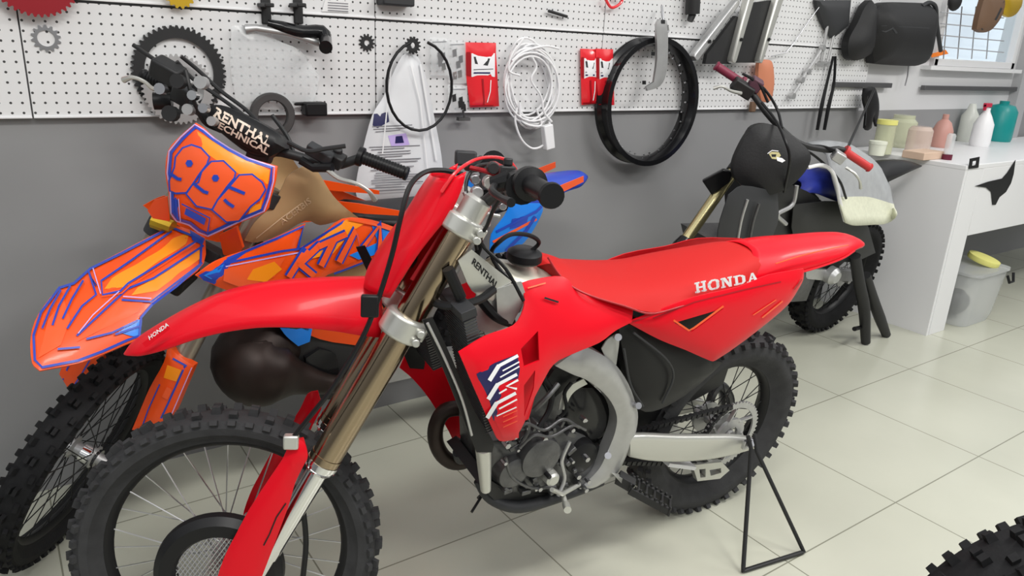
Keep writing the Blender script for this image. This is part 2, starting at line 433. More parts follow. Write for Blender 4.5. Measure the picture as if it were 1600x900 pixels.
def peg_mat():
    m = bpy.data.materials.new('white_pegboard'); m.use_nodes = True; nt = m.node_tree; b = nt.nodes['Principled BSDF']; L = nt.links.new
    g = nt.nodes.new('ShaderNodeNewGeometry'); sx = nt.nodes.new('ShaderNodeSeparateXYZ'); L(g.outputs['Position'], sx.inputs[0])
    def M_(op, a, bb=None):
        n = nt.nodes.new('ShaderNodeMath'); n.operation = op
        for i, v in enumerate((a, bb)):
            if v is None: continue
            if isinstance(v, (int, float)): n.inputs[i].default_value = v
            else: L(v, n.inputs[i])
        return n.outputs[0]
    P = .0272
    fx = M_('SUBTRACT', M_('FRACT', M_('DIVIDE', M_('ADD', sx.outputs[0], .003), P)), .5); fz = M_('SUBTRACT', M_('FRACT', M_('DIVIDE', M_('SUBTRACT', sx.outputs[2], 1.18), P)), .5)
    d = M_('SQRT', M_('ADD', M_('MULTIPLY', fx, fx), M_('MULTIPLY', fz, fz)))
    h = M_('LESS_THAN', d, .125)
    x = nt.nodes.new('ShaderNodeMix'); x.data_type = 'RGBA'; L(h, x.inputs[0]); x.inputs[6].default_value = (.74, .74, .745, 1); x.inputs[7].default_value = (.05, .05, .05, 1)
    L(x.outputs[2], b.inputs['Base Color']); b.inputs['Roughness'].default_value = .4
    return m
wallg = mat('grey_wall_paint', (.27, .27, .275), .55, noise=.04, nscale=2)
wallw = mat('white_wall_paint', (.62, .62, .63), .6)
def st(mb, name, m, **k): return mb.build(name, m, kind='structure', **k)
st(MB().box((3, .5, -.03), 12, 9, .06), 'floor', tile_floor())
X0, X1 = -3.0, 9.0
WX0, WX1, WZ0, WZ1 = 4.92, 6.02, 1.43, 2.3
b = MB()
b.box(((X0+4.23)/2, WY+.05, 1.4), 4.23-X0, .1, 2.8)
b.box(((4.23+X1)/2, WY+.05, .58), X1-4.23, .1, 1.16, mi=0)
b.box(((4.23+WX0)/2, WY+.05, 1.98), WX0-4.23, .1, 1.64, mi=1)
b.box(((WX0+WX1)/2, WY+.05, (1.16+WZ0)/2), WX1-WX0, .1, WZ0-1.16, mi=1)
b.box(((WX0+WX1)/2, WY+.05, (2.8+WZ1)/2), WX1-WX0, .1, 2.8-WZ1, mi=1)
b.box(((WX1+6.42)/2, WY+.05, 1.98), 6.42-WX1, .1, 1.64, mi=1)
b.box(((6.42+X1)/2, WY+.05, 2.6), X1-6.42, .1, .4, mi=1)
st(b, 'wall_back', [wallg, wallw])
# windows: white frame, pane, wire grid
def window(name, x0, x1, z0, z1):
    f = MB(); y = WY-.005; t = .045
    for a, c, w, h in ((x0+t/2, (z0+z1)/2, t, z1-z0), (x1-t/2, (z0+z1)/2, t, z1-z0), ((x0+x1)/2, z0+t/2, x1-x0, t), ((x0+x1)/2, z1-t/2, x1-x0, t)):
        f.box((a, y, c), w, .05, h)
    o = f.build(name, white, kind='structure', bevel=.004)
    g = MB().box(((x0+x1)/2, y+.02, (z0+z1)/2), x1-x0-.02, .006, z1-z0-.02)
    p = g.build('window_pane', mat('pale_window_glass', (.72, .86, .95), .3, alpha=.25), M=Matrix.Translation((0, 0, 0)), parent=None)
    p.parent = o; p.matrix_local = Matrix.Translation(-o.location)
    return o
window('window_1', WX0, WX1, WZ0, WZ1); window('window_2', 6.42, 8.2, 1.16, 2.4)
b = MB().box((6.20, WY-.03, 1.9), .16, .06, 1.9); st(b, 'trim_1', mat('grey_column_paint', (.42, .42, .43), .5))
b = MB().box((5.45, WY-.03, WZ0-.012), 1.25, .07, .024); st(b, 'trim_2', white)
pegm = peg_mat()
edges = [-1.16, .112, 1.152, 2.19, 3.21, 4.22]
def peg(x0, x1, z0, z1, lab):
    b = MB().box(((x0+x1)/2, WY-.012, (z0+z1)/2), x1-x0-.004, .018, z1-z0-.004); b.cur = 1
    b.box(((x0+x1)/2, WY-.014, z0+.004), x1-x0-.004, .024, .006)
    o = b.build('pegboard', [pegm, whitep], bevel=.001, label=lab, cat='pegboard', group='white pegboard panels on the back wall'); return o
names = ['behind the black cogwheel left edge', 'holding the large black sprocket', 'behind the white carrier bag and red packets', 'behind the hanging black wheel rim', 'beside the black bags by the window']
for i in range(5):
    peg(edges[i], edges[i+1], 1.178, 1.494, 'white pegboard panel of the lower row, '+['at the far left edge', 'with the large black sprocket on it', 'behind the red packets and white cable coil', 'behind the hanging black wheel rim', 'farthest right, next to the window'][i])
    peg(edges[i], edges[i+1], 1.498, 1.82, 'white pegboard panel of the upper row, '+['at the far left edge with the red sprocket', 'above the large black sprocket', 'above the red packets and white cable coil', 'above the hanging black wheel rim', 'farthest right, above the silver rods'][i])

# ------------------------------------------------------------------ wheels
def tyre_mb(R, W, rr, n=54, seed=1):
    b = MB(); rc = R-.013; h = rc-rr
    prof = [(rr-.004, -W*.42), (rr+.006, -W*.5), (rr+h*.35, -W*.92), (rr+h*.62, -W*.98), (rr+h*.85, -W*.80), (rc-.004, -W*.45), (rc, 0),
            (rc-.004, W*.45), (rr+h*.85, W*.80), (rr+h*.62, W*.98), (rr+h*.35, W*.92), (rr+.006, W*.5), (rr-.004, W*.42), (rr-.004, -W*.42)]
    b.lathe((0, 0, 0), (0, 1, 0), prof, 72)
    def knob(a, y, r, tilt, lx, ly, hz):
        e = Vector((math.cos(a), 0, math.sin(a))); t = Vector((-math.sin(a), 0, math.cos(a))); Y = Vector((0, 1, 0))
        d = (e*math.cos(tilt)+Y*math.sin(tilt)); q = Y*math.cos(tilt)-e*math.sin(tilt)
        c = e*r+Y*y
        vs = []
        for k, s in ((-1, 1.12), (1, .9)):
            for i, j in ((-1, -1), (1, -1), (1, 1), (-1, 1)): vs.append(c+t*(i*lx/2*s)+q*(j*ly/2*s)+d*(hz/2*k))
        b.add(vs, [(0, 1, 2, 3), (4, 7, 6, 5), (0, 4, 5, 1), (1, 5, 6, 2), (2, 6, 7, 3), (3, 7, 4, 0)], 0)
    for k in range(n):
        a = 2*math.pi*k/n
        if k % 2: knob(a, W*.16, rc+.003, .1, .019, W*.26, .022); knob(a, -W*.16, rc+.003, -.1, .019, W*.26, .022)
        else: knob(a, W*.52, rc-.002, .45, .018, W*.26, .022); knob(a, -W*.52, rc-.002, -.45, .018, W*.26, .022)
        for s in (-1, 1): knob(a, s*W*.86, rc-.014, s*.95, .017, W*.27, .020)
    return b
WCACHE = {}
def make_wheel(name, parent, M, R, W, rr, tyrem, rimm, spokem, hubr=.03, hubw=.07, full=True, n=54):
    key = (R, W, rr, tyrem.name, rimm.name)
    if key not in WCACHE:
        rim = MB(); w = W*.42
        rim.lathe((0, 0, 0), (0, 1, 0), [(rr, -w), (rr+.006, -w), (rr+.002, -w*.55), (rr-.010, -w*.35), (rr-.012, 0), (rr-.010, w*.35), (rr+.002, w*.55), (rr+.006, w), (rr, w), (rr-.006, w*.9), (rr-.016, w*.42), (rr-.020, 0), (rr-.016, -w*.42), (rr-.006, -w*.9), (rr, -w)], 72)
        hub = MB(); hub.lathe((0, 0, 0), (0, 1, 0), [(.0, -hubw), (.016, -hubw), (.018, -hubw*.55), (hubr, -hubw*.5), (hubr, -hubw*.38), (.018, -hubw*.3), (.018, hubw*.3), (hubr, hubw*.38), (hubr, hubw*.5), (.018, hubw*.55), (.016, hubw), (0, hubw)], 32)
        sp = MB(); sp.cyl((0, 0, 0), (0, 0, 1), .0016, n=6)
        WCACHE[key] = (tyre_mb(R, W, rr, n), rim, hub, sp, [None])
    ty, rim, hub, sp, sm = WCACHE[key]
    o = rim.build(name, rimm, parent, M=M)
    ty.build('tyre', tyrem, o, M=Matrix.Identity(4)); hub.build('hub', alu if full else black, o, M=Matrix.Identity(4))
    for k in range(32):
        s = 1 if k % 2 else -1; a = 2*math.pi*k/32; tw = .55*(1 if (k//2) % 2 else -1)
        p0 = Vector((math.cos(a+tw)*hubr*.95, s*hubw*.44, math.sin(a+tw)*hubr*.95)); p1 = Vector((math.cos(a)*(rr-.014), s*W*.05, math.sin(a)*(rr-.014)))
        d = p1-p0; Mx = d.to_track_quat('Z', 'Y').to_matrix().to_4x4(); Mx = Matrix.Translation(p0) @ Mx @ Matrix.Diagonal((1, 1, d.length, 1))
        if sm[0] is None: q = sp.build('spoke', spokem, o, M=Mx); sm[0] = q.data
        else:
            q = bpy.data.objects.new('spoke', sm[0]); COL.objects.link(q); q.parent = o; q.matrix_local = Mx
    return o
# ------------------------------------------------------------------ motorcycle frames of reference
def bike_matrix(x, y, yaw, lean, pitch):
    c, s = math.cos(pitch), math.sin(pitch)
    P = Matrix(((c, 0, s, 1.48*(1-c)), (0, 1, 0, 0), (-s, 0, c, 1.48*s), (0, 0, 0, 1)))
    c, s = math.cos(lean), math.sin(lean); Ln = Matrix(((1, 0, 0, 0), (0, c, s, 0), (0, -s, c, 0), (0, 0, 0, 1)))
    return Matrix.Translation((x, y, 0)) @ Matrix.Rotation(yaw, 4, 'Z') @ Ln @ P
AX = Vector((-.4555, 0, .8902)); AO = Vector((1.595, 0, 0))
def steer_matrix(d): return Matrix.Translation(AO) @ Matrix.Rotation(d, 4, AX) @ Matrix.Translation(-AO)
class Bike:
    def __init__(s, name, pose, d, label, group=None):
        s.M = bike_matrix(*pose); s.S = steer_matrix(d); s.root = empty(name, s.M, label, 'motorcycle', group)
        s.B = Frame(s.M); s.F = Frame(s.M @ s.S, s.S)          # fixed part, steered part
        s.side = Plane(s.B, (0, 0, 0), (0, 1, 0), (1, 0, 0)); s.fside = Plane(s.F, (0, 0, 0), (0, 1, 0), (1, 0, 0))
    # NB: n = +y, u = +x gives w = y x x = -z; heights count outwards to the rider's left
    def b(s, px, py, y): return s.B.pick(px, py, (0, y, 0), (0, 1, 0))
    def f(s, px, py, y): return s.F.pick(px, py, (0, y, 0), (0, 1, 0))      # raw steered coordinates
    def fx(s, px, py, x): return s.F.pick(px, py, (x, 0, 0), (1, 0, 0))
    def put(s, mb, name, m, steered=False, parent=None, **k):
        if steered: mb.xf(s.S)
        return mb.build(name, m, parent or s.root, **k)
    def wires(s, name, pts, r, m, steered=False, sm=5, n=8):
        g = s.f if steered else s.b
        return s.put(MB().tube([g(*p) for p in pts], r, n, sm=sm), name, m, steered)
def saddle_rows(pick, stn, p=2.2, n=11, tf=-.25):
    rows = []
    for tx, ty, bx, by, w in stn:
        e = pick(bx, by, w); yt = tf*w; t = pick(tx, ty, yt); f = 1-abs(tf)**p
        c = e+(t-e)/f; row = []
        for i in range(n):
            q = -1+2*i/(n-1); g = 1-abs(q)**p; row.append(Vector((e.x+(c.x-e.x)*g, w*q, e.z+(c.z-e.z)*g)))
        rows.append(row)
    return rows
def densify(rows, k=4):
    cols = list(zip(*rows)); out = [spline(list(c), k)[0] for c in cols]; return [list(r) for r in zip(*out)]
# ------------------------------------------------------------------ the red motorcycle in front
H = Bike('motocross_motorcycle', (1.8043, 1.4038, 3.06959, .12557, -.02241), -.45,
         'all-red motocross motorcycle with bronze fork tubes and white letters on its seat, nearest the camera')
hr = H.root
make_wheel('front_wheel', hr, H.S @ Matrix.Translation((1.500, 0, .337)), .338, .044, .265, rubber2, black, steel, hubr=.032)
make_wheel('rear_wheel', hr, Matrix.Translation((.018, 0, .352)), .333, .060, .225, rubber2, black, satin, hubr=.055, hubw=.08, n=46)
# fork legs
top = H.f(736, 333, .10); bot = H.f(505, 722, .10); ax = (bot-top).normalized(); low = bot+ax*.30; up2 = top-ax*.035
n2 = Vector((-ax.z, 0, ax.x)); 
if n2.x < 0: n2 = -n2
for sgn in (1, -1):
    def fin(mb, nm, m, **k):
        q = mb if sgn == 1 else mb.mirror(); return H.put(q, nm, m, True, **k)
    fin(MB().tube([top+ax*.02, top+ax*.20, top+ax*.30, bot-ax*.02, bot-ax*.02, bot-ax*.002], [.0315, .0315, .032, .0325, .034, .034], 32), 'fork_tube', gold)
    fin(MB().tube([bot-ax*.004, bot+ax*.006, bot+ax*.006, bot+ax*.014, bot+ax*.014, bot+ax*.022], [.0355, .0355, .032, .032, .034, .027], 28), 'fork_seal', chrome)
    fin(MB().tube([bot, low], .0235, 20), 'fork_leg', chrome)
    fin(MB().tube([low-ax*.02, low+ax*.03, low+ax*.07], [.026, .032, .028], 16).bar(low+ax*.03, Vector((1.500, .10, .337)), .03, .05, n2), 'axle_lug', alu, bevel=.004)
    fin(MB().tube([top-ax*.035, top-ax*.028, top+ax*.03], [.022, .029, .029], 20), 'fork_cap', aluw)
# clamps
def clamp(c, ht, nm, m, r=.046):
    b = MB()
    for s in (1, -1):
        q = Vector((c.x, c.y*s, c.z)); b.tube([q-ax*ht, q-ax*ht*.8, q+ax*ht*.8, q+ax*ht], [r*.86, r, r, r*.86], 28)
        b.cyl(q+n2*-.035+ax*ht*.4+Vector((0, s*-.02, 0)), q+n2*-.035+ax*ht*.4+Vector((0, s*.045, 0)), .009, n=10)
        b.cyl(q+n2*-.035-ax*ht*.4+Vector((0, s*-.02, 0)), q+n2*-.035-ax*ht*.4+Vector((0, s*.045, 0)), .009, n=10)
    b.bar(Vector((c.x, .085, c.z))-n2*.02, Vector((c.x, -.085, c.z))-n2*.02, .07, ht*1.5, ax)
    return H.put(b, nm, m, True, bevel=.003)
lc = H.f(630, 508, .10); clamp(lc, .026, 'lower_triple_clamp', aluw)
uc = H.f(722, 352, .10); clamp(uc, .020, 'upper_triple_clamp', aluw, .042)
H.put(MB().tube([Vector((uc.x, 0, uc.z))-n2*.03, Vector((lc.x, 0, lc.z))-n2*.03], .030, 20), 'steering_stem', alu, True)
# fork guards
gp = Panel(H.fside, [(474, 684), (481, 712), (474, 728), (461, 755), (452, 787), (440, 820), (424, 863), (404, 915), (392, 950), (352, 950), (338, 915), (350, 872), (367, 838), (389, 797), (418, 752), (441, 718), (455, 690)],
           h=.134, bulge=.014, fall=.014, thick=.004, step=.012)
gp.line([(447, 786), (432, 808), (421, 835), (412, 852)], 2.2, 1)
g2 = gp.mb.mirror() if False else None
import copy as _c
raw = MB().join(gp.mb)
Si = H.S.inverted(); far = MB().join(gp.mb).xf(Si).mirror().xf(H.S)
raw.build('fork_guard', [red, black], hr); far.build('fork_guard', [red, black], hr)
H.put(MB().box(H.f(455, 690, .14), .03, .02, .03), 'hose_clip', aluw, True, bevel=.004)
# brake disc and its round guard with a meshed centre
wc = Vector((1.500, 0, .337)); b = MB(); b.lathe(wc+Vector((0, .108, 0)), (0, 1, 0), [(.086, 0), (.092, .010), (.118, .010), (.132, -.004), (.134, -.02), (.128, -.018), (.116, 0), (.086, -.004), (.086, 0)], 56)
dg = H.put(b, 'disc_guard', black, True)
b = MB(); R = .088
for k in range(-11, 12):
    t = k*.008; L = math.sqrt(max(R*R-t*t, 0))
    for q in (.6, -.6):
        c, s = math.cos(q), math.sin(q); A = wc+Vector((t*c-L*s, .106, t*s+L*c)); B_ = wc+Vector((t*c+L*s, .106, t*s-L*c)); b.tube([A, B_], .0015, 5)
o = H.put(b, 'mesh_screen', steel, True, parent=dg); tag(o, 'fine wire mesh in the centre of the disc guard')
H.put(MB().gear(wc+Vector((0, .085, 0)), (0, 1, 0), .120, .088, .004, 30, .003), 'brake_disc', steel, True)
H.put(MB().tube([H.f(468, 770, .1), H.f(474, 800, .1), H.f(478, 850, .1), H.f(473, 905, .1)], .006, 8, sm=4), 'brake_hose_guide', black, True)
H.put(MB().box(H.f(405, 882, .09), .05, .05, .06), 'brake_caliper', alud, True, bevel=.008)
# front fender
rows = saddle_rows(H.f, [(198, 548, 200, 556, .035), (212, 531, 218, 556, .055), (240, 511, 255, 547, .07), (300, 477, 322, 525, .082), (360, 452, 400, 512, .088), (430, 438, 470, 512, .088), (505, 433, 520, 517, .085), (560, 432, 562, 524, .078), (594, 432, 596, 528, .07)], 2.4, 13)
rows = densify(rows, 4); fb = MB().grid(rows)
fo = H.put(fb, 'front_fender', red, True, solid=.003, smooth=60)
# raised ribs and small white lettering on the fender side
ff = Panel(H.fside, [(222, 536), (262, 508), (266, 514), (228, 543)], h=.079, bulge=.002, fall=.01, thick=.002, step=.01, smooth=0)
ff.text('HONDA', (234, 531), (30, -22), (-2, -6), 1, offset=.02); ff.build('fender_lettering', [red, whiteg], hr)
# number plate: a wrapped shell in front of the fork
pr = [((728, 268), (701, 280)), ((721, 296), (684, 304)), ((704, 333), (660, 342)), ((681, 362), (640, 368)), ((656, 394), (618, 398)), ((632, 430), (599, 432)), ((609, 466), (590, 459))]
rows = []
for (rx, ry), (fx_, fy_) in pr:
    a = H.f(rx, ry, .118); c = H.f(fx_, fy_, .098); w = (c-a); row = [a, a.lerp(c, .5)+Vector((0, .006, 0)), c, c+Vector((.016, -.018, 0)), c+Vector((.03, -.05, 0)), c+Vector((.034, -.098, 0))]
    row += [Vector((p.x, -p.y, p.z)) for p in row[-2::-1]]; rows.append(row)
H.put(MB().grid(densify(rows, 3)), 'number_plate', red, True, solid=.003, smooth=60)
H.put(MB().bar(H.f(704, 352, .095), H.f(648, 440, .095), .004, .022, n2), 'plate_bracket', dred, True)
# handlebar
he = H.f(862, 306, .385); ho_ = Vector((he.x-.955, 0, he.z-1.229)); hb = [Vector(p)+ho_ for p in ((.958, .375, 1.230), (.975, .27, 1.238), (1.005, .16, 1.215), (1.035, .075, 1.175), (1.035, -.075, 1.175), (1.005, -.16, 1.215), (.975, -.27, 1.238), (.958, -.375, 1.230))]
hz = lambda x, y, z: Vector((x, y, z))+ho_
H.put(MB().tube(hb, .0125, 14, sm=4), 'handlebar', satin, True)
b = MB()
for s in (1, -1): b.tube([hz(.985, s*.135, 1.228), hz(.985, s*.115, 1.228)], .02, 12)
b.tube([hz(.99, .13, 1.236), hz(.99, -.13, 1.236)], .015, 14); H.put(b, 'crossbar_pad', dred, True)
for s in (1, -1):
    e = hz(.955, s*.392, 1.229); d = hz(.975, s*.268, 1.238)
    b = MB().tube([e, e.lerp(d, .06), e.lerp(d, .1), e.lerp(d, .85), e.lerp(d, .88), d], [.021, .0225, .0175, .0185, .031, .031], 20)
    H.put(b, 'hand_grip', black, True)
    p = hz(.985, s*.235, 1.228)
    H.put(MB().tube([p+Vector((0, s*-.022, 0)), p+Vector((0, s*.03, 0))], .030, 16).tube([p+Vector((.02, 0, .01)), p+Vector((.05, s*-.01, .0))], [.02, .014], 10), 'clutch_perch' if s == 1 else 'throttle_housing', black, True)
    H.put(MB().tube([p+Vector((.045, 0, 0)), p+Vector((.055, s*.05, -.006)), p+Vector((.045, s*.10, -.012)), p+Vector((.035, s*.145, -.014))], [.008, .007, .006, .008], 10, sm=4), 'hand_lever', black, True)
for s in (1, -1): H.put(MB().box(hz(1.035, s*.05, 1.155), .045, .022, .06), 'handlebar_mount', alu, True, bevel=.005)
H.put(MB().box(hz(1.0, .17, 1.25), .03, .03, .02).cyl(hz(1.0, .17, 1.26), hz(1.0, .17, 1.275), .009), 'kill_switch', satin, True, bevel=.003)
H.put(MB().box(hz(1.05, -.20, 1.25), .05, .045, .035), 'brake_reservoir', dgrey, True, bevel=.005)
H.wires('brake_hose', [(722, 272, .03), (690, 266, .06), (662, 270, .10), (640, 292, .13), (626, 340, .15), (612, 400, .15), (590, 470, .15), (565, 530, .15), (520, 605, .15), (485, 650, .145), (458, 684, .14)], .0052, black, True)
H.put(MB().box(H.f(578, 478, .15), .035, .016, .045), 'hose_guide', black, True, bevel=.004)
H.wires('clutch_cable', [(800, 285, .2), (775, 320, .17), (762, 350, .15), (752, 380, .13), (790, 420, .12), (818, 470, .12)], .004, black, True)
H.wires('wiring_loom', [(760, 300, .05), (745, 330, .02), (750, 380, .0), (735, 420, .0)], .007, black, True)
H.wires('throttle_cable', [(770, 255, -.1), (742, 262, 0), (728, 290, .03), (735, 330, .05), (745, 390, .03)], .004, satin, True)
H.wires('plate_hoop', [(690, 300, .11), (708, 274, .11), (730, 256, .09), (752, 247, .04), (778, 246, -.04), (797, 253, -.09), (806, 264, -.11)], .0035, redp, True)
for i, (px, py, sz, m) in enumerate(((745, 300, .03, alu), (765, 285, .035, aluw), (775, 310, .03, alud), (757, 322, .03, dred), (742, 280, .025, steel), (790, 298, .022, alu), (770, 262, .03, satin), (785, 322, .02, steel))):
    c = H.f(px, py, .06-.02*(i % 3)); H.put(MB().tube([c-Vector((0, sz*.6, 0)), c+Vector((0, sz*.6, 0))], sz*.42, 10), 'stem_fitting', m, True, bevel=.002)
H.wires('throttle_cable', [(735, 262, .02), (760, 268, .04), (790, 280, .08), (802, 296, .12)], .005, dred, True)
H.wires('clutch_cable', [(725, 300, .09), (735, 318, .09), (755, 332, .07), (780, 338, .05)], .004, alu, True)
# radiators, frame, tank
for s in (1, -1):
    b = MB(); A = H.b(716, 480, .14); Bq = H.b(752, 655, .14)
    q = lambda p: Vector((p.x, p.y*s, p.z)); P1, P2 = q(A), q(Bq); dn = (P2-P1).normalized(); nn = Vector((dn.z, 0, -dn.x)); 
    b.bar(P1, P2, .10, .026, nn, mi=0); 
    for k in range(40): 
        c = P1.lerp(P2, (k+.5)/40); b.box(c+Vector((0, 0, 0)), .0022, .104, .030, (dn, Vector((0, 1, 0)), nn), mi=1)
    b.bar(P1-dn*.02, P1, .108, .034, nn, mi=1); H.put(b, 'radiator', [alud, dgrey], bevel=.002)
def side(nm, m, out, h, both=True, **k):
    mk = k.pop('mats', None); p = Panel(H.side, out, h=h, **k); o = p.build(nm, mk or m, hr)
    if both: p.mb.mirror().build(nm, mk or m, hr)
    return o
H.put(MB().tube([H.b(700, 420, .14), H.b(720, 465, .15)], .012, 10), 'radiator_hose', black)
H.wires('radiator_hose', [(668, 468, .10), (700, 478, .14), (745, 470, .15), (772, 452, .14)], .009, black)
H.wires('radiator_hose', [(752, 470, .12), (775, 495, .13), (800, 505, .12)], .011, black)
side('radiator_louvre', black, [(660, 500), (676, 496), (706, 560), (740, 640), (771, 690), (769, 707), (745, 707), (724, 655), (694, 580)], .19, bulge=.006, step=.02)
H.wires('louvre_edge', [(668, 505, .2), (697, 565, .2), (722, 625, .2), (737, 680, .2)], .003, alu)
fp = Panel(H.side, [(716, 408), (737, 390), (752, 402), (800, 440), (770, 470), (738, 455)], h=.13, bulge=.008, step=.015)
fp.text('RENTHAL', (737, 412), (38, 40), (4, -9), 1, offset=.02); fp.build('tank_side', [aluw, black], hr)
side('frame_spar', alu, [(752, 440), (790, 445), (820, 470), (800, 507), (760, 520), (730, 500)], .115, step=.03)
side('tank_flank', alu, [(775, 452), (815, 440), (820, 466), (800, 507), (778, 500)], .135, step=.03)
b = MB(); b.grid(densify([[Vector((p.x, q*w, p.z-dz*q*q)) for q in (-1, -.6, -.2, .2, .6, 1)] for p, w, dz in ((H.b(770, 402, 0), .05, .05), (H.b(790, 408, 0), .09, .05), (H.b(830, 414, 0), .11, .05), (H.b(872, 418, 0), .10, .05), (H.b(900, 430, 0), .08, .05))], 3))
H.put(b, 'fuel_tank', cream, solid=.004, smooth=60)
fc = H.b(818, 408, .02); H.put(MB().tube([fc, fc+Vector((0, 0, .006)), fc+Vector((0, 0, .022)), fc+Vector((0, 0, .03))], [.036, .042, .040, .028], 24), 'fuel_cap', black)
H.wires('breather_hose', [(822, 398, .02), (842, 380, .03), (828, 368, .04), (800, 366, .05), (780, 378, .06), (768, 395, .05), (780, 420, .10), (812, 450, .13)], .005, black)
# shrouds with vents and stacked graphic
sh = Panel(H.side, [(718, 552, .225), (760, 527, .20), (800, 507, .165), (816, 484, .15), (820, 464, .14), (812, 443, .125), (835, 436, .11), (883, 434, .10), (897, 450, .10), (912, 460, .11), (950, 472, .12), (992, 484, .125), (985, 502, .13), (960, 515, .14), (933, 533, .15), (893, 553, .17), (868, 572, .19), (850, 600, .2), (833, 630, .205), (820, 662, .205), (805, 688, .20), (780, 688, .20), (767, 667, .205), (743, 613, .22)],
           holes=[[(843, 519, .18), (841, 562, .19), (817, 572, .20), (816, 547, .20)], [(836, 578, .2), (832, 605, .2), (818, 650, .205), (816, 600, .205)]], bulge=.012, fall=.025, step=.016)
sh.decal([(744, 584), (772, 567), (808, 553), (812, 575), (806, 640), (776, 655), (771, 657)], 2)
sh.decal([(778, 600), (812, 590), (810, 684), (786, 684), (772, 655), (774, 630)], 0)
for x, y in ((0, 0), (-2, 29), (-4, 58)):
    sh.line([(809+x, 555+y), (777+x, 572+y)], 5, 1); sh.line([(779+x, 570+y), (764+x, 594+y)], 6.5, 1)
sh.line([(810, 564), (784, 578)], 2.2, 1); sh.line([(810, 571), (780, 588)], 2.2, 1); sh.line([(808, 592), (790, 602), (806, 606)], 3.5, 1); sh.line([(790, 606), (778, 613)], 2.5, 1)
sh.line([(806, 622), (778, 637)], 2.5, 1); sh.line([(805, 634), (774, 648)], 1.8, 1)
for y in (643, 651, 659): sh.line([(784, y+6), (806, y-4)], 1.1, 3)
sh.line([(822, 448), (850, 440)], 2, 3); sh.line([(848, 463), (870, 470)], 3, 4)
sh.build('radiator_shroud', [red, whiteg, navy, coral, black], hr); fr_ = Panel(H.side, [(636, 548), (650, 536), (672, 520), (690, 556), (708, 606), (726, 655), (728, 692), (712, 694), (700, 672), (672, 625), (645, 592), (624, 574)], h=-.20, bulge=-.010, fall=.02, thick=-.004, step=.02, corner=60)
fr_.build('radiator_shroud', red, hr)
side('shroud_inner', red, [(850, 508), (848, 575), (826, 655), (812, 660), (808, 560), (820, 530)], .165, bulge=0, smooth=0, step=.03)
# seat
rows = saddle_rows(H.b, [(852, 401, 860, 412, .055), (868, 402, 872, 428, .07), (893, 411, 892, 447, .09), (930, 414, 925, 463, .115), (970, 415, 975, 477, .135), (1015, 408, 1018, 488, .142), (1060, 397, 1060, 479, .14), (1110, 386, 1110, 463, .13), (1150, 379, 1150, 450, .118), (1182, 384, 1182, 440, .105), (1203, 396, 1203, 431, .095)], 3.2, 15)
rows = densify(rows, 3); R2 = [r+[r[-1]+Vector((0, -.01, -.004)), Vector((r[0].x, 0, r[0].z-.03)), r[0]+Vector((0, .01, -.004))] for r in rows]
so = H.put(MB().grid(R2, True, caps=True), 'seat', seatred, smooth=50)
H.wires('seat_shade_line', [(856, 402, .062), (872, 427, .082), (892, 447, .102), (925, 463, .125), (975, 478, .14), (1016, 490, .15), (1060, 480, .148), (1110, 464, .138), (1150, 451, .125), (1203, 432, .10)], .0025, dred)  # dark red tube drawn for the shade along the seat's lower edge
sp = Panel(H.side, [(1080, 432, .142), (1180, 412, .118), (1186, 436, .118), (1086, 462, .142)], bulge=0, thick=.001, step=.02, smooth=0)
sp.mb = MB(); 
def slab(pn, segs, o, ux, uy, mi=0):
    for x0, y0, x1, y1, *r in segs:
        q = [(x0, y0), (x1, y0), (x1, y1), (x0, y1)] if not r else r[0]
        P = [(o[0]+ux[0]*x+uy[0]*y, o[1]+ux[1]*x+uy[1]*y) for x, y in q]; pn.decal(P, mi, step=.03)
Hs = [(0, 0, .45, .16), (.55, 0, 1, .16), (0, .84, .45, 1), (.55, .84, 1, 1), (.1, 0, .33, 1), (.67, 0, .9, 1), (.3, .42, .7, .58)]
Ds = [(0, 0, .6, .17), (0, .83, .6, 1), (.12, 0, .36, 1), (.72, .2, 1, .8), (0, 0, 0, 0, [(.55, 0), (.8, .06), (1, .25), (.75, .3), (.6, .17)]), (0, 0, 0, 0, [(.55, 1), (.8, .94), (1, .75), (.75, .7), (.6, .83)])]
Os = [(0, .3, .26, .7), (.74, .3, 1, .7), (.3, 0, .7, .17), (.3, .83, .7, 1)]+[(0, 0, 0, 0, q) for q in ([(0, .3), (.1, .1), (.3, 0), (.36, .17), (.26, .34)], [(1, .3), (.9, .1), (.7, 0), (.64, .17), (.74, .34)], [(0, .7), (.1, .9), (.3, 1), (.36, .83), (.26, .66)], [(1, .7), (.9, .9), (.7, 1), (.64, .83), (.74, .66)])]
Ns = [(0, 0, .4, .16), (.1, 0, .3, 1), (.0, .84, .4, 1), (.6, .84, 1, 1), (.7, 0, .9, 1), (0, 0, 0, 0, [(.1, 1), (.4, 1), (.9, 0), (.65, 0)])]
As = [(0, 0, .38, .15), (.6, 0, 1, .15), (.3, .3, .7, .44), (0, 0, 0, 0, [(.1, .05), (.27, .05), (.55, .95), (.42, 1)]), (0, 0, 0, 0, [(.65, .05), (.92, .05), (.6, 1), (.42, 1)])]
for i, L in enumerate((Hs, Os, Ns, Ds, As)):
    t = i*19.2; slab(sp, L, (1086+t, 458-t*.232), (17.8, -4.1), (-1.8, -16.5+i*.5))
sp.build('seat_lettering', [whiteg], hr)
tag(bpy.data.objects['seat_lettering'], 'white lettering on the seat side')
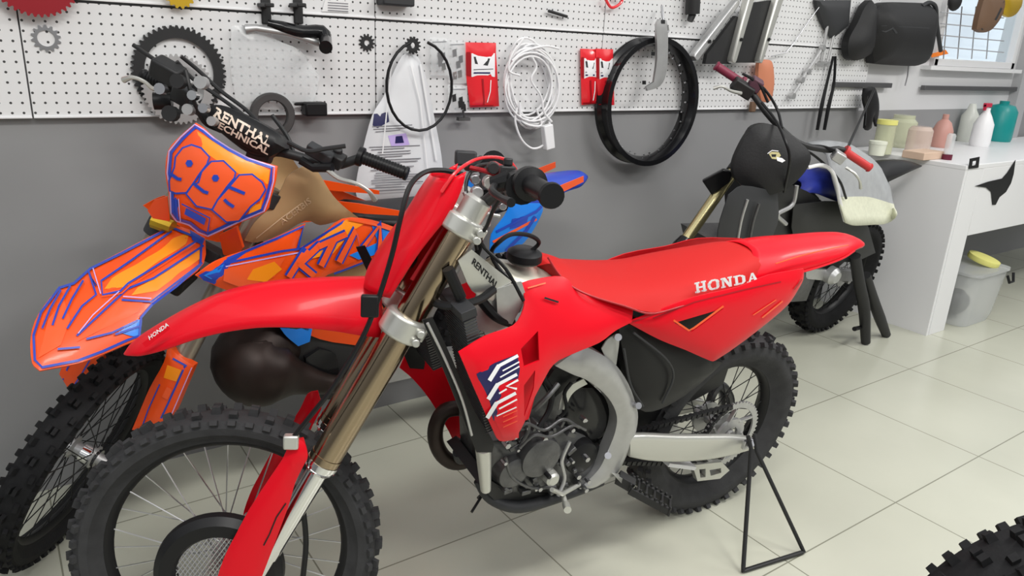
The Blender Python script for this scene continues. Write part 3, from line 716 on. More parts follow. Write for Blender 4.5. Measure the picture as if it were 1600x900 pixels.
# tail
rows = saddle_rows(H.b, [(1150, 377, 1160, 447, .11), (1200, 370, 1205, 436, .11), (1250, 366, 1250, 426, .10), (1290, 363, 1290, 413, .09), (1318, 364, 1316, 403, .08), (1337, 373, 1333, 393, .06), (1341, 383, 1340, 388, .03)], 2.6, 13)
H.put(MB().grid(densify(rows, 4)), 'rear_fender', red, solid=.003, smooth=60)
H.wires('fender_bead', [(1206, 436, .11), (1250, 426, .10), (1290, 414, .09), (1318, 403, .08), (1335, 392, .06)], .003, red)
H.wires('fender_crease_glint', [(1212, 412, .108), (1250, 400, .102), (1290, 390, .092), (1325, 383, .07)], .0016, coral)  # crease line in lighter coral, with its reflection put into the colour
sd = Panel(H.side, [(980, 504, .13), (1016, 489, .135), (1085, 464, .145), (1154, 448, .145), (1202, 430, .14), (1256, 420, .12), (1254, 436, .12), (1246, 455, .13), (1232, 477, .14), (1188, 513, .15), (1118, 563, .155), (1108, 563, .155), (1071, 547, .15), (1029, 530, .14)],
           holes=[[(1050, 502, .145), (1127, 479, .15), (1077, 516, .15)]], bulge=.012, fall=.02, step=.016)
sd.line([(1020, 497), (1085, 472), (1160, 453), (1220, 440)], 2, 1); sd.line([(1052, 500), (1076, 516), (1084, 512), (1130, 478)], 3, 2); sd.line([(984, 504), (1030, 487)], 2, 1); sd.line([(1176, 492), (1212, 468)], 1.6, 2); sd.line([(1190, 496), (1222, 470)], 2.2, 2); sd.line([(1240, 452), (1252, 436)], 2, 1)
sd.build('side_panel', [red, dred, coral], hr); sd.mb.mirror().build('side_panel', [red, dred, coral], hr)
side('airbox', black, [(966, 508), (985, 508), (1040, 535), (1108, 562), (1130, 566), (1105, 590), (1070, 618), (1030, 640), (1000, 640), (985, 600), (975, 560)], .105, bulge=.02, step=.03, thick=.03)
H.wires('airbox_seam', [(990, 520, .135), (1040, 560, .14), (1052, 590, .135), (1035, 630, .125)], .003, dgrey)
H.wires('airbox_seam', [(975, 545, .13), (985, 600, .13), (1005, 635, .13)], .003, dgrey)
side('airbox', black, [(1040, 490), (1130, 470), (1140, 520), (1080, 540)], .06, step=.05)
side('mud_flap', black, [(1060, 560), (1120, 565), (1150, 540), (1130, 600), (1085, 625), (1040, 640), (1010, 690), (990, 680), (1000, 620)], .03, step=.04)
# frame
side('main_frame', alu, [(868, 572), (890, 556), (914, 541), (938, 553), (962, 570), (982, 600), (993, 630), (997, 652), (992, 682), (982, 706), (966, 737), (948, 752), (925, 765), (905, 764), (922, 748), (938, 730), (950, 704), (961, 676), (964, 651), (955, 628), (937, 608), (915, 593), (897, 586), (880, 578)], .118, bulge=.018, fall=.02, thick=.035, step=.018)
side('engine_hanger', aluw, [(873, 640), (878, 620), (892, 603), (912, 592), (918, 600), (900, 610), (890, 622), (884, 640)], .10, step=.02)
side('shock_mount', alu, [(940, 545), (950, 530), (964, 522), (968, 530), (963, 570), (950, 565)], .11, bulge=.01, step=.02)
for a_, b_, r_ in ((H.b(966, 527, .10), H.b(966, 527, .125), .009), (H.b(985, 632, .10), H.b(998, 634, .14), .009), (H.b(950, 712, .12), H.b(950, 712, .135), .009)): H.put(MB().cyl(a_, b_, r_), 'frame_bolt', steel)
b = MB()
for s in (1, -1):
    q = lambda px, py, y: (lambda p: Vector((p.x, p.y*s, p.z)))(H.b(px, py, y))
    b.tube([q(748, 750, .06), q(762, 775, .08), (q(785, 788, .10)), q(812, 792, .11), q(850, 784, .11), q(900, 768, .11), q(940, 752, .11)], [.014, .014, .015, .016, .015, .013, .013], 12, sm=4)
H.put(b, 'lower_frame_rail', dgrey)
H.put(MB().prism([H.b(x, y, .10) for x, y in ((752, 762), (775, 784), (810, 790), (850, 783), (860, 772), (800, 770), (768, 752))], (0, -.2, 0)), 'skid_plate', satin)
b = MB().tube([H.b(755, 700, .13), H.b(759, 765, .12)], [.019, .013], 16); H.put(b, 'down_tube', aluw)
# engine
side('crankcase', alud, [(765, 690), (790, 684), (830, 660), (880, 668), (925, 690), (935, 735), (900, 758), (855, 772), (800, 780), (770, 762)], .085, bulge=.025, thick=.10, step=.02)
side('cylinder', alud, [(798, 695), (815, 650), (840, 605), (862, 575), (900, 590), (900, 640), (880, 690)], .055, bulge=.015, thick=.06, step=.03)
side('cylinder_head', black, [(850, 600), (866, 578), (900, 568), (905, 590), (880, 610), (862, 625)], .075, bulge=.01, thick=.08, step=.03)
def disc(px, py, y, r, t, m, nm, **k):
    c = H.b(px, py, y); return H.put(MB().lathe(c, (0, 1, 0), [(0, t), (r*.7, t), (r*.95, t*.7), (r, 0), (r, -.03), (0, -.03)], 32), nm, m, **k)
disc(842, 712, .12, .058, .02, alud, 'generator_cover'); disc(860, 745, .135, .020, .018, aluw, 'drain_boss'); disc(858, 745, .152, .006, .004, black, 'drain_plug')
disc(800, 735, .11, .045, .02, alud, 'water_pump_cover'); disc(905, 712, .10, .05, .02, black, 'sprocket_cover')
side('throttle_body', gblack, [(884, 628), (905, 606), (935, 610), (958, 645), (956, 672), (930, 692), (895, 690), (880, 660)], .07, bulge=.02, thick=.1, step=.03)
side('engine_side_cover', black, [(868, 700), (905, 690), (945, 700), (940, 738), (905, 755), (872, 742)], .085, bulge=.01, thick=.03, step=.03)
random.seed(4)
for k in range(24):
    px, py = random.uniform(778, 925), random.uniform(640, 765); c = H.b(px, py, .118); r = random.uniform(.004, .008)
    H.put(MB().tube([c, c+Vector((0, .014+random.random()*.008, 0))], r, 6), 'engine_bolt', steel)
for pts, r, m in (([(790, 690, .13), (820, 662, .14), (850, 672, .14), (880, 655, .13), (905, 668, .13)], .004, alud), ([(812, 700, .14), (835, 680, .15), (862, 682, .15), (895, 665, .14), (915, 672, .13)], .0035, alud), ([(850, 590, .1), (862, 612, .11), (858, 640, .12), (842, 668, .13)], .007, black),
                  ([(835, 640, .11), (855, 620, .12), (872, 600, .11)], .007, alud), ([(790, 715, .13), (800, 745, .13), (830, 762, .13), (868, 760, .13)], .004, alud), ([(820, 640, .13), (826, 668, .13), (812, 700, .13)], .005, alud), ([(870, 655, .1), (885, 640, .11), (882, 615, .1), (893, 598, .1)], .005, black),
                  ([(890, 690, .13), (878, 720, .13), (882, 748, .13), (872, 775, .14)], .005, alu)):
    H.wires('engine_pipe', pts, r, m)
random.seed(11)
for k in range(40):
    px, py = random.uniform(785, 905), random.uniform(655, 765); c = H.b(px, py, .112); a = random.random()*3.14
    H.put(MB().box(c, random.uniform(.01, .03), .03, random.uniform(.006, .016), (Vector((math.cos(a), 0, math.sin(a))), Vector((0, 1, 0)), Vector((-math.sin(a), 0, math.cos(a))))), 'casting_rib', alud, bevel=.002)
H.put(MB().tube([H.b(905, 757, .12), H.b(878, 772, .15), H.b(862, 765, .16)], .006, 8).cyl(H.b(880, 775, .14), H.b(886, 795, .18), .007).cyl(H.b(884, 788, .165), H.b(887, 797, .19), .010), 'gear_lever', aluw)
b = MB(); A = H.b(965, 745, .13); Bq = H.b(1046, 792, .235); b.bar(A, A.lerp(Bq, .3), .03, .03); d = (Bq-A); e = Vector((d.y, -d.x, 0)).normalized()
A2 = A.lerp(Bq, .25); b.bar(A2+e*.028, Bq+e*.022, .008, .022); b.bar(A2-e*.028, Bq-e*.022, .008, .022)
for k in range(6): c = A2.lerp(Bq, k/5); b.bar(c-e*.028, c+e*.028, .006, .022)
for k in range(9): 
    c = A2.lerp(Bq, k/8)
    for s in (1, -1): b.box(c+e*.025*s+Vector((0, 0, .014)), .006, .006, .012)
H.put(b, 'foot_peg', satin, bevel=.001); H.put(MB().prism([H.b(x, y, .13) for x, y in ((955, 738), (985, 745), (1005, 775), (985, 772))], (0, .02, 0)), 'foot_peg_bracket', aluw)
H.wires('exhaust_header', [(792, 655, -.02), (740, 640, -.10), (700, 640, -.12), (683, 660, -.12), (681, 690, -.12), (696, 716, -.12), (722, 722, -.12), (770, 700, -.13), (840, 680, -.14)], .021, exh, n=16)
H.put(MB().tube([H.b(747, 778, .0), H.b(757, 768, .02), H.b(737, 800, .06)], .004, 6), 'drain_hose', satin)
# swing arm, chain, sprocket
def arm(s):
    st_ = [(985, 683, 985, 716), (1015, 682, 1015, 722), (1060, 684, 1060, 724), (1110, 684, 1110, 720), (1150, 684, 1150, 712), (1182, 688, 1182, 702)]
    rows = []
    for tx, ty, bx, by in st_:
        t = H.b(tx, ty, .13); q = H.b(bx, by, .13); t.y = q.y = .13; c = (t+q)/2; hh = (t-q)/2; row = []
        for k in range(16):
            a = 2*math.pi*k/16; cc = math.copysign(abs(math.cos(a))**.45, math.cos(a)); ss = math.copysign(abs(math.sin(a))**.45, math.sin(a))
            row.append(c+hh*ss+Vector((0, .014*cc-.014, 0)))
        rows.append(row)
    m = MB().grid(densify(rows, 3), True, caps=True)
    return m if s > 0 else m.mirror()
for s in (1, -1): H.put(arm(s), 'swing_arm', aluw, smooth=50)
sc = Vector((.018, .07, .352)); H.put(MB().gear(sc, (0, 1, 0), .115, .098, .006, 48, .006), 'rear_sprocket', alu)
b = MB()
for k in range(6):
    a = k*math.pi/3; b.bar(sc+Vector((math.cos(a)*.05, 0, math.sin(a)*.05)), sc+Vector((math.cos(a+.5)*.095, 0, math.sin(a+.5)*.095)), .006, .012, (0, 1, 0))
b.gear(sc, (0, 1, 0), .058, .03, .01, 12, .001)
H.put(b, 'sprocket_carrier', alu)
H.put(MB().gear(Vector((.018, -.07, .352)), (0, 1, 0), .118, .09, .004, 30, .003), 'rear_brake_disc', steel)
cs = H.b(930, 705, .07); b = MB()
def links(p, q, off=None):
    p, q = Vector(p), Vector(q); n = max(2, int((q-p).length/.0105)); d = (q-p).normalized()
    for k in range(n):
        c = p.lerp(q, (k+.5)/n); w = .012 if k % 2 else .017
        b.box(c, .010, w, .012, (d, Vector((0, 1, 0)), d.cross(Vector((0, 1, 0)))))
a0 = [Vector((sc.x+math.cos(t)*.114, .07, sc.z+math.sin(t)*.114)) for t in [math.pi*.42-math.pi*k/10*.92 for k in range(11)]]
pts = [cs+Vector((0, 0, .035))]+a0+[cs+Vector((0, 0, -.035))]
for p, q in zip(pts, pts[1:]): links(p, q)
H.put(b, 'drive_chain', satin)
cg = Panel(H.side, [(1082, 727), (1128, 722), (1140, 735), (1125, 748), (1090, 752)], h=.085, bulge=.004, step=.03, smooth=0, thick=.02, holes=[[(1092, 733), (1102, 732), (1102, 745), (1094, 746)], [(1108, 734), (1126, 731), (1126, 738), (1110, 743)]])
cg.build('chain_guide', aluw, hr)
H.put(MB().bar(H.b(1040, 722, .09), H.b(1082, 728, .09), .03, .012), 'chain_slider', white)
H.wires('rear_brake_caliper', [(1115, 650, -.05), (1110, 625, -.05), (1125, 602, -.05), (1140, 618, -.05), (1142, 650, -.05)], .014, alud)
H.put(MB().cyl(H.b(1172, 692, .10), H.b(1172, 692, .15), .016).box(H.b(1170, 693, .145), .05, .012, .03), 'axle_nut', steel, bevel=.002)
H.wires('shock_spring', [(1000, 560, .0), (1010, 600, .0), (1015, 650, .0), (1010, 690, .0)], .03, dgrey, n=12)

# triangle stand
apx = H.M @ H.b(1174, 696, .16); g1 = wz(1161, 892, .008); g2 = wz(1256, 862, .008); t1 = apx+Vector((0, 0, .02)); 
b = MB().tube([apx+Vector((-.01, .01, .03)), apx+(g1-apx)*.03, g1.lerp(apx, .03), g1, g1.lerp(g2, .04), g2.lerp(g1, .04), g2, g2.lerp(apx, .04), apx+(g2-apx)*.06+Vector((.01, 0, 0)), apx+Vector((.02, .01, .03))], .0065, 10)
b.build('triangle_stand', satin, label='black steel rod triangle stand under the rear axle of the red motorcycle', cat='stand')
# ------------------------------------------------------------------ the orange motorcycle by the wall
K = Bike('motocross_motorcycle', (1.577, 2.36, 3.208, .175, 0), .84,
         'orange and blue motocross motorcycle with a 993 number plate, parked against the back wall')
kr = K.root
make_wheel('front_wheel', kr, K.S @ Matrix.Translation((1.52, 0, .345)), .342, .040, .268, rubber, black, black, hubr=.032)
make_wheel('rear_wheel', kr, Matrix.Translation((0, 0, .35)), .335, .060, .232, rubber, black, black, hubr=.05, hubw=.08, n=46)
hubp = K.fx(118, 713, 1.50)
K.put(MB().cyl((1.52, .02, .345), (1.52, .10, .345), .014).cyl((1.52, .0, .345), (1.52, .045, .345), .026), 'axle', chrome, True)
def fork_point(s, y, fw=0): return Vector((1.481-.033*.8902-.4555*s+.8902*fw, y, .35-.033*.4555+.8902*s+.4555*fw))
fdir = Vector((.4555, 0, -.8902))
def fork(Bk, m, m2, guard=None):
    for s in (1, -1):
        y = s*.105; Bk.put(MB().tube([fork_point(.87, y), fork_point(.60, y), fork_point(.27, y), fork_point(.265, y)], [.0265, .029, .029, .032], 20), 'fork_tube', m, True)
        Bk.put(MB().tube([fork_point(.28, y), fork_point(.02, y)], .0235, 14).box(fork_point(0, y, .02), .06, .03, .07), 'fork_leg', m2, True)
    for q, nm in ((.62, 'lower_triple_clamp'), (.84, 'upper_triple_clamp')):
        b = MB()
        for s in (1, -1): b.tube([fork_point(q-.022, s*.105), fork_point(q+.022, s*.105)], .040, 20)
        b.bar(fork_point(q, .09, -.02), fork_point(q, -.09, -.02), .07, .036, fdir); Bk.put(b, nm, dgrey, True, bevel=.003)
K_FORK = 1
fork(K, mat('tan_fork_tube', (.34, .30, .24), .3, metal=.7), chrome)
gpl = Plane(K.F, fork_point(.2, 0, .045), (.8902, 0, .4555), (0, 1, 0))
gq = Panel(gpl, [(284, 560), (303, 571), (287, 608), (272, 643), (256, 668), (206, 672), (219, 641), (234, 606), (256, 566), (262, 540)], bulge=.012, fall=.015, thick=.03, step=.014)
gq.line([(270, 560), (292, 572)], 3, 1); gq.line([(290, 570), (262, 632), (245, 668)], 3, 1); gq.line([(300, 574), (268, 648)], 1.5, 2); gq.decal([(262, 570), (284, 578), (276, 596), (256, 590)], 3)
gq.line([(250, 600), (232, 640), (222, 668)], 2, 1); gq.line([(266, 606), (258, 622)], 10, 4)
km = [orange, blue, lil, yel, coral]
far = MB().join(gq.mb).xf(K.S.inverted()).mirror().xf(K.S); gq.build('fork_guard', km, kr); far.build('fork_guard', km, kr)
# 993 plate
pp = Plane(K.F, (1.27, .02, 1.15), (.93, 0, .36), (0, 1, 0))
PO = [(304, 192), (318, 200), (335, 214), (360, 230), (390, 246), (432, 260), (430, 283), (423, 310), (415, 331), (375, 348), (325, 371), (310, 365), (295, 353), (275, 347), (266, 335), (265, 300), (260, 270), (263, 235), (282, 212)]
pl = Panel(pp, PO, extra=[(330, 270, .03), (350, 310, .03), (310, 240, .025)], bulge=.012, fall=.02, thick=.004, step=.012)
ctr = Vector((335, 285)); ins = [tuple(ctr+(Vector(q)-ctr)*.93) for q in PO]
pl.decal([(308, 205), (335, 222), (362, 238), (395, 254), (422, 266), (419, 288), (385, 278), (350, 258), (318, 236)], 2)
pl.decal([(392, 322), (412, 300), (408, 326), (388, 336)], 2); pl.decal([(268, 310), (280, 312), (280, 343), (270, 334)], 1)
pl.line(ins, 4.2, 1, True)
pl.line([tuple(ctr+(Vector(q)-ctr)*.975) for q in PO], 2, 3, True)
N9a = [(273, 262), (275, 245), (286, 231), (300, 226), (315, 231), (328, 245), (324, 257), (313, 271), (301, 289), (292, 301), (275, 302), (266, 298), (265, 282)]
N9b = [(311, 285), (316, 268), (331, 252), (350, 251), (369, 269), (367, 278), (356, 291), (341, 312), (332, 327), (308, 322), (292, 303), (301, 289)]
N3 = [(359, 292), (375, 273), (395, 272), (411, 285), (416, 296), (407, 311), (393, 322), (375, 345), (355, 347), (333, 328), (341, 312)]
for G in (N9a, N9b, N3):
    pl.decal(G, 4); pl.line(G, 2.8, 1, True)
for cx, cy in ((297, 255), (338, 278)): pl.decal([(cx+6*math.cos(k*math.pi/3), cy+6*math.sin(k*math.pi/3)) for k in range(6)], 1)
pl.line([(268, 271), (279, 279), (285, 280)], 5, 1); pl.line([(306, 288), (320, 299), (327, 301)], 5, 1); pl.line([(360, 292), (372, 297), (384, 302)], 5, 1); pl.line([(352, 311), (358, 317), (367, 323)], 5, 1)
pl.line([(276, 308), (280, 342)], 3, 1); pl.line([(281, 310), (284, 346)], 1.5, 3)
pl.decal([(293, 324), (324, 341), (321, 351), (290, 334)], 1); pl.line([(286, 318), (330, 340), (326, 366)], 2.2, 1)
pl.build('number_plate', [orange, blue, yel, lil, coral], kr)
# front fender
fpn = Plane(K.F, (1.45, 0, .88), (.15, 0, 1), (1, 0, 0))
FO = [(270, 352), (320, 372), (318, 413), (280, 447), (240, 477), (222, 498), (219, 528), (200, 535), (160, 553), (120, 568), (62, 579), (50, 567), (48, 527), (60, 490), (90, 450), (113, 443), (140, 419), (187, 396), (233, 372)]
fd = Panel(fpn, [(x, y, 0) for x, y in FO], extra=[(300, 385, .022), (240, 420, .024), (195, 452, .024), (150, 490, .018), (100, 535, .01), (275, 400, .022)]*3, bulge=.006, fall=.02, thick=.004, step=.014, corner=40)
fc_ = Vector((175, 470))
fd.decal([(262, 362), (292, 372), (205, 446), (168, 455), (162, 444), (215, 400)], 3); fd.decal([(300, 362), (272, 372), (175, 435), (163, 452), (196, 449), (290, 382)], 2)
fd.decal([(312, 405), (245, 455), (205, 462), (215, 450), (260, 425), (312, 390)], 2); fd.decal([(190, 468), (224, 470), (216, 488), (150, 520), (120, 535)], 4)
fd.decal([(60, 560), (75, 500), (100, 470), (110, 500), (95, 540)], 4); fd.decal([(215, 500), (222, 502), (219, 528), (204, 526), (185, 520)], 5); fd.decal([(296, 360), (320, 374), (316, 384), (300, 376)], 1)
fd.line([tuple(fc_+(Vector(q)-fc_)*.965) for q in FO], 4, 1, True)
for L in ([(310, 376), (200, 444), (188, 456), (160, 462), (158, 440), (205, 408), (268, 362)], [(318, 385), (240, 436), (200, 452), (180, 470), (120, 526)], [(190, 470), (236, 473), (316, 412)], [(150, 448), (138, 425), (150, 462), (128, 480), (105, 515)], [(110, 448), (92, 480), (82, 510)], [(95, 455), (78, 485), (66, 515)], [(130, 440), (112, 470), (98, 500)], [(215, 503), (175, 522), (135, 532)], [(218, 512), (180, 525)], [(90, 548), (125, 545)]):
    fd.line(L, 3.2, 1)
for L in ([(305, 383), (203, 449), (190, 461), (158, 466)], [(192, 466), (236, 469)], [(186, 458), (145, 495), (122, 524)], [(145, 422), (157, 462)]): fd.line(L, 1.6, 3 if L[0][0] > 300 else 6)
fd.build('front_fender', [orange, blue, yel, orange, coral, cyan, lil], kr, smooth=50)
K.put(MB().box((1.27, 0, .86), .10, .10, .05), 'fender_mount', black, True, bevel=.01)
b = MB().prism([K.fx(x, y, 1.25) for x, y in ((232, 328), (242, 312), (262, 306), (266, 345), (240, 340))], (.004, 0, 0)); K.put(b, 'fork_cover', orange, True)
b = MB().tube([K.fx(240, 345, 1.2), K.fx(270, 356, 1.2)], .02); K.put(b, 'fork_bleeder', ochre, True)
b = MB().prism([K.fx(x, y, 1.17) for x, y in ((345, 365), (372, 352), (382, 385), (368, 402), (352, 395))], (.01, 0, 0)); K.put(b, 'fork_cover', orange, True)
# handlebar, pad, controls
gl, gr = K.fx(637, 272, 1.0), K.fx(222, 118, 1.02)
bp = [gl, gl.lerp(gr, .16), K.fx(520, 258, 1.03), K.fx(440, 238, 1.06), K.fx(395, 235, 1.07), K.fx(335, 190, 1.07), K.fx(300, 165, 1.05), gl.lerp(gr, .84), gr]
K.put(MB().tube(bp, .0125, 12, sm=4), 'handlebar', satin, True)
padp = Plane(K.F, (1.09, 0, 1.25), (.9, 0, .45), (0, 1, 0))
pad = Panel(padp, [(322, 168), (345, 164), (395, 186), (438, 212), (446, 232), (420, 246), (380, 228), (326, 196)], bulge=.02, fall=.015, thick=.045, step=.014)
pad.text('RENTHAL', (334, 181), (86, 48), (5, -13), 1, offset=.04); pad.text('TECHNICAL', (330, 194), (88, 48), (4, -9), 1, offset=.03)
pad.build('crossbar_pad', [black, mat('pale_gold_print', (.85, .72, .60), .4)], kr)
for e, o_, nm in ((gl, gr, 'l'), (gr, gl, 'r')):
    d = (o_-e).normalized(); b = MB().tube([e, e+d*.006, e+d*.01, e+d*.125, e+d*.127, e+d*.14], [.018, .0195, .0165, .0165, .026, .026], 18)
    for k in range(14): b.tube([e+d*(.014+k*.008), e+d*(.018+k*.008)], .0182, 18)
    K.put(b, 'hand_grip', black, True)
K.put(MB().box(K.fx(523, 248, 1.06), .04, .05, .035).cyl(K.fx(528, 255, 1.05), K.fx(528, 232, 1.05), .012), 'lever_perch', satin, True, bevel=.004)
K.put(MB().box(K.fx(500, 240, 1.08), .03, .07, .03), 'master_cylinder', dgrey, True, bevel=.004)
K.put(MB().tube([K.fx(508, 262, 1.10), K.fx(530, 279, 1.12), K.fx(555, 286, 1.13), K.fx(575, 298, 1.12), K.fx(586, 312, 1.10)], [.007, .006, .005, .005, .008], 8, sm=4), 'hand_lever', aluw, True)
K.put(MB().tube([K.fx(470, 250, 1.1), K.fx(490, 262, 1.1), K.fx(520, 262, 1.1)], .012, 10), 'switch_block', black, True)
K.put(MB().tube([K.fx(450, 222, 1.12), K.fx(480, 236, 1.12), K.fx(510, 232, 1.1), K.fx(540, 228, 1.08)], .006, 8, sm=4), 'clutch_line', satin, True)
K.put(MB().tube([K.fx(193, 125, 1.12), K.fx(208, 121, 1.12), K.fx(226, 128, 1.11), K.fx(240, 139, 1.1), K.fx(262, 138, 1.08)], [.008, .005, .005, .006, .008], 8, sm=4), 'hand_lever', aluw, True)
K.put(MB().box(K.fx(262, 112, 1.06), .05, .075, .05), 'master_cylinder', satin, True, bevel=.006)
K.put(MB().tube([K.fx(240, 158, 1.1), K.fx(268, 158, 1.08)], .022, 14), 'throttle_housing', black, True)
K.put(MB().box(K.fx(285, 148, 1.08), .03, .05, .05), 'lever_perch', dgrey, True, bevel=.005)
for x, y, r, m in ((318, 130, .016, alu), (305, 150, .012, chrome), (298, 172, .014, alu), (322, 170, .012, steel), (255, 140, .014, steel), (282, 128, .018, satin), (335, 190, .012, alu), (270, 178, .02, satin)):
    c = K.fx(x, y, 1.12); K.put(MB().tube([c, c+Vector((.02, 0, .01))], r, 12), 'control_fitting', m, True)
for pts in ([(283, 88, 1.02), (310, 110, 1.0), (345, 142, 1.0), (385, 172, 1.02), (412, 200, 1.05)], [(276, 96, 1.04), (300, 122, 1.02), (340, 150, 1.02), (378, 178, 1.04), (402, 205, 1.06)], [(290, 110, 1.1), (300, 150, 1.12), (318, 190, 1.1), (345, 205, 1.05)], [(208, 70, 1.05), (240, 92, 1.05), (268, 110, 1.05)], [(425, 180, 1.0), (450, 215, 1.02), (462, 250, 1.04)]):
    K.put(MB().tube([K.fx(*p) for p in pts], .0055, 8, sm=5), 'control_cable', satin, True)
K.put(MB().box(K.fx(408, 238, 1.05), .05, .06, .06), 'bar_clamp', dgrey, True, bevel=.006)
# tank, shrouds
def kside(nm, out, h, m, both=True, pre=None, **k):
    p = Panel(K.side, out, h=h, **k)
    if pre: pre(p)
    q = p.mb.mirror(); p.build(nm, m, kr)
    if both: q.build(nm, m, kr)
def tk(p):
    p.text('ACERBIS', (441, 352), (46, -36), (-5, -8), 1, offset=.01); p.line([(400, 372), (440, 340), (470, 318)], 1.5, 1)
kside('fuel_tank', [(470, 262), (490, 257), (503, 278), (520, 305), (540, 325), (560, 340), (530, 345), (500, 352), (478, 345), (440, 365), (402, 379), (382, 376), (398, 348), (425, 322), (440, 295), (450, 275)], .12, [beige, mat('pale_print', (.62, .45, .28), .5)], pre=tk, bulge=.03, fall=.04, step=.02)
def ks(p):
    p.decal([(310, 430), (355, 404), (385, 394), (360, 412), (350, 428), (335, 444), (318, 438)], 1); p.decal([(318, 430), (350, 412), (344, 424), (330, 436)], 5)
    p.line([(355, 404), (433, 372), (474, 353), (465, 388)], 4, 1); p.line([(352, 411), (440, 392), (470, 388), (538, 345)], 3.5, 1); p.line([(352, 416), (440, 399), (468, 394)], 2, 6)
    p.decal([(350, 420), (400, 408), (445, 402), (428, 432), (380, 450), (348, 438)], 4); p.decal([(395, 420), (428, 408), (440, 420), (415, 440), (385, 436)], 2)
    p.decal([(580, 352), (634, 362), (626, 385), (560, 405), (545, 398), (590, 378)], 5); p.decal([(500, 372), (540, 342), (570, 348), (550, 360), (520, 395), (480, 405)], 2)
    KT = [[(450, 432), (478, 388)], [(466, 412), (500, 380)], [(466, 410), (490, 430)], [(496, 384), (540, 364)], [(520, 374), (500, 414)], [(528, 408), (554, 358), (562, 390), (592, 350), (592, 398)]]
    for L in KT: p.line(L, 15, 1)
    for L in KT: p.line(L, 9, 4)
    p.line([(543, 341), (583, 349), (636, 366)], 3.5, 4); p.line([(520, 426), (567, 408), (620, 390)], 3, 1)
kside('radiator_shroud', [(305, 430, .24), (330, 412, .235), (353, 402, .23), (383, 392, .22), (433, 370, .2), (477, 349, .18), (468, 372, .19), (465, 390, .19), (500, 367, .17), (535, 342, .16), (583, 345, .15), (637, 363, .14), (625, 390, .15), (567, 412, .17), (513, 430, .19), (490, 452, .2), (420, 472, .21), (360, 455, .22), (322, 440, .235)], 0, [orange, blue, yel, orange, coral, cyan, lil], pre=ks, bulge=.012, fall=.02, step=.016)
rows = saddle_rows(K.b, [(545, 312, 548, 340, .06), (610, 318, 610, 350, .10), (680, 312, 680, 350, .12), (750, 300, 750, 340, .11), (810, 285, 810, 322, .09)], 3, 11)
K.put(MB().grid(densify(rows, 3)), 'seat', black, solid=.01)
kside('seat_edge', [(508, 312), (560, 318), (640, 332), (640, 338), (570, 334), (520, 328)], .10, orange, smooth=0, step=.04)
def kt_(p):
    p.decal([(800, 342), (826, 336), (822, 352), (796, 358)], 3); p.line([(770, 378), (838, 342)], 4, 2); p.line([(790, 392), (822, 360), (836, 338)], 5, 1); p.line([(775, 362), (838, 330), (846, 322)], 4, 1)
kside('side_panel', [(798, 318), (846, 318), (848, 330), (832, 362), (812, 385), (786, 394), (765, 396), (768, 366), (788, 338)], .13, [cyan, blue, coral, blue], pre=kt_, bulge=.01, step=.02)
rows = saddle_rows(K.b, [(800, 284, 800, 325, .10), (845, 273, 848, 318, .09), (878, 268, 884, 300, .08), (902, 266, 905, 293, .06), (913, 272, 912, 288, .04)], 2.4, 11)
K.put(MB().grid(densify(rows, 4)), 'rear_fender', [blue], solid=.003)
kside('fender_graphic', [(850, 302), (880, 288), (912, 275), (912, 284), (880, 300), (856, 316)], .083, [coral, lil], smooth=0, step=.03, bulge=0, thick=.002)
# engine, frame, exhaust
kside('engine', [(455, 512), (540, 515), (600, 545), (596, 600), (545, 622), (500, 622), (472, 602), (452, 560)], .07, satin, both=False, thick=.18, step=.05, bulge=.02)
kside('ignition_cover', [(478, 560), (500, 545), (525, 555), (530, 585), (505, 602), (482, 590)], .10, gblack, both=False, thick=.03, step=.03)
kside('tank_lower', [(505, 432), (560, 412), (600, 398), (642, 385), (646, 432), (600, 440), (510, 444)], .135, beige, both=False, step=.04)
kside('down_tube_gusset', [(438, 513), (488, 513), (484, 534), (466, 541), (448, 526)], .10, cyan, step=.03)
kside('frame', [(430, 470), (560, 430), (640, 400), (720, 420), (720, 460), (600, 480), (560, 540), (500, 530), (440, 500)], .09, orange, step=.05)
kside('radiator', [(385, 400), (430, 395), (500, 480), (480, 520), (430, 500)], .10, dgrey, step=.05, thick=.04)
K.wires('expansion_chamber', [(486, 545, .0), (452, 538, .03), (415, 545, .05), (392, 565, .06), (405, 585, .09), (440, 588, .12), (500, 590, .14), (560, 570, .14), (640, 540, .13)], 0, exh) if False else None
pts = [K.b(*p) for p in ((492, 540, -.02), (455, 535, .0), (415, 540, .02), (392, 560, .04), (404, 578, .08), (432, 584, .10), (462, 590, .11), (520, 600, .12), (600, 590, .12))]
K.put(MB().tube(pts, [.03, .07, .105, .118, .115, .098, .055, .03, .022], 24, sm=5), 'expansion_chamber', exh)
kside('swing_arm', [(600, 560), (790, 540), (800, 556), (600, 600)], .10, alu, step=.05, thick=.03)

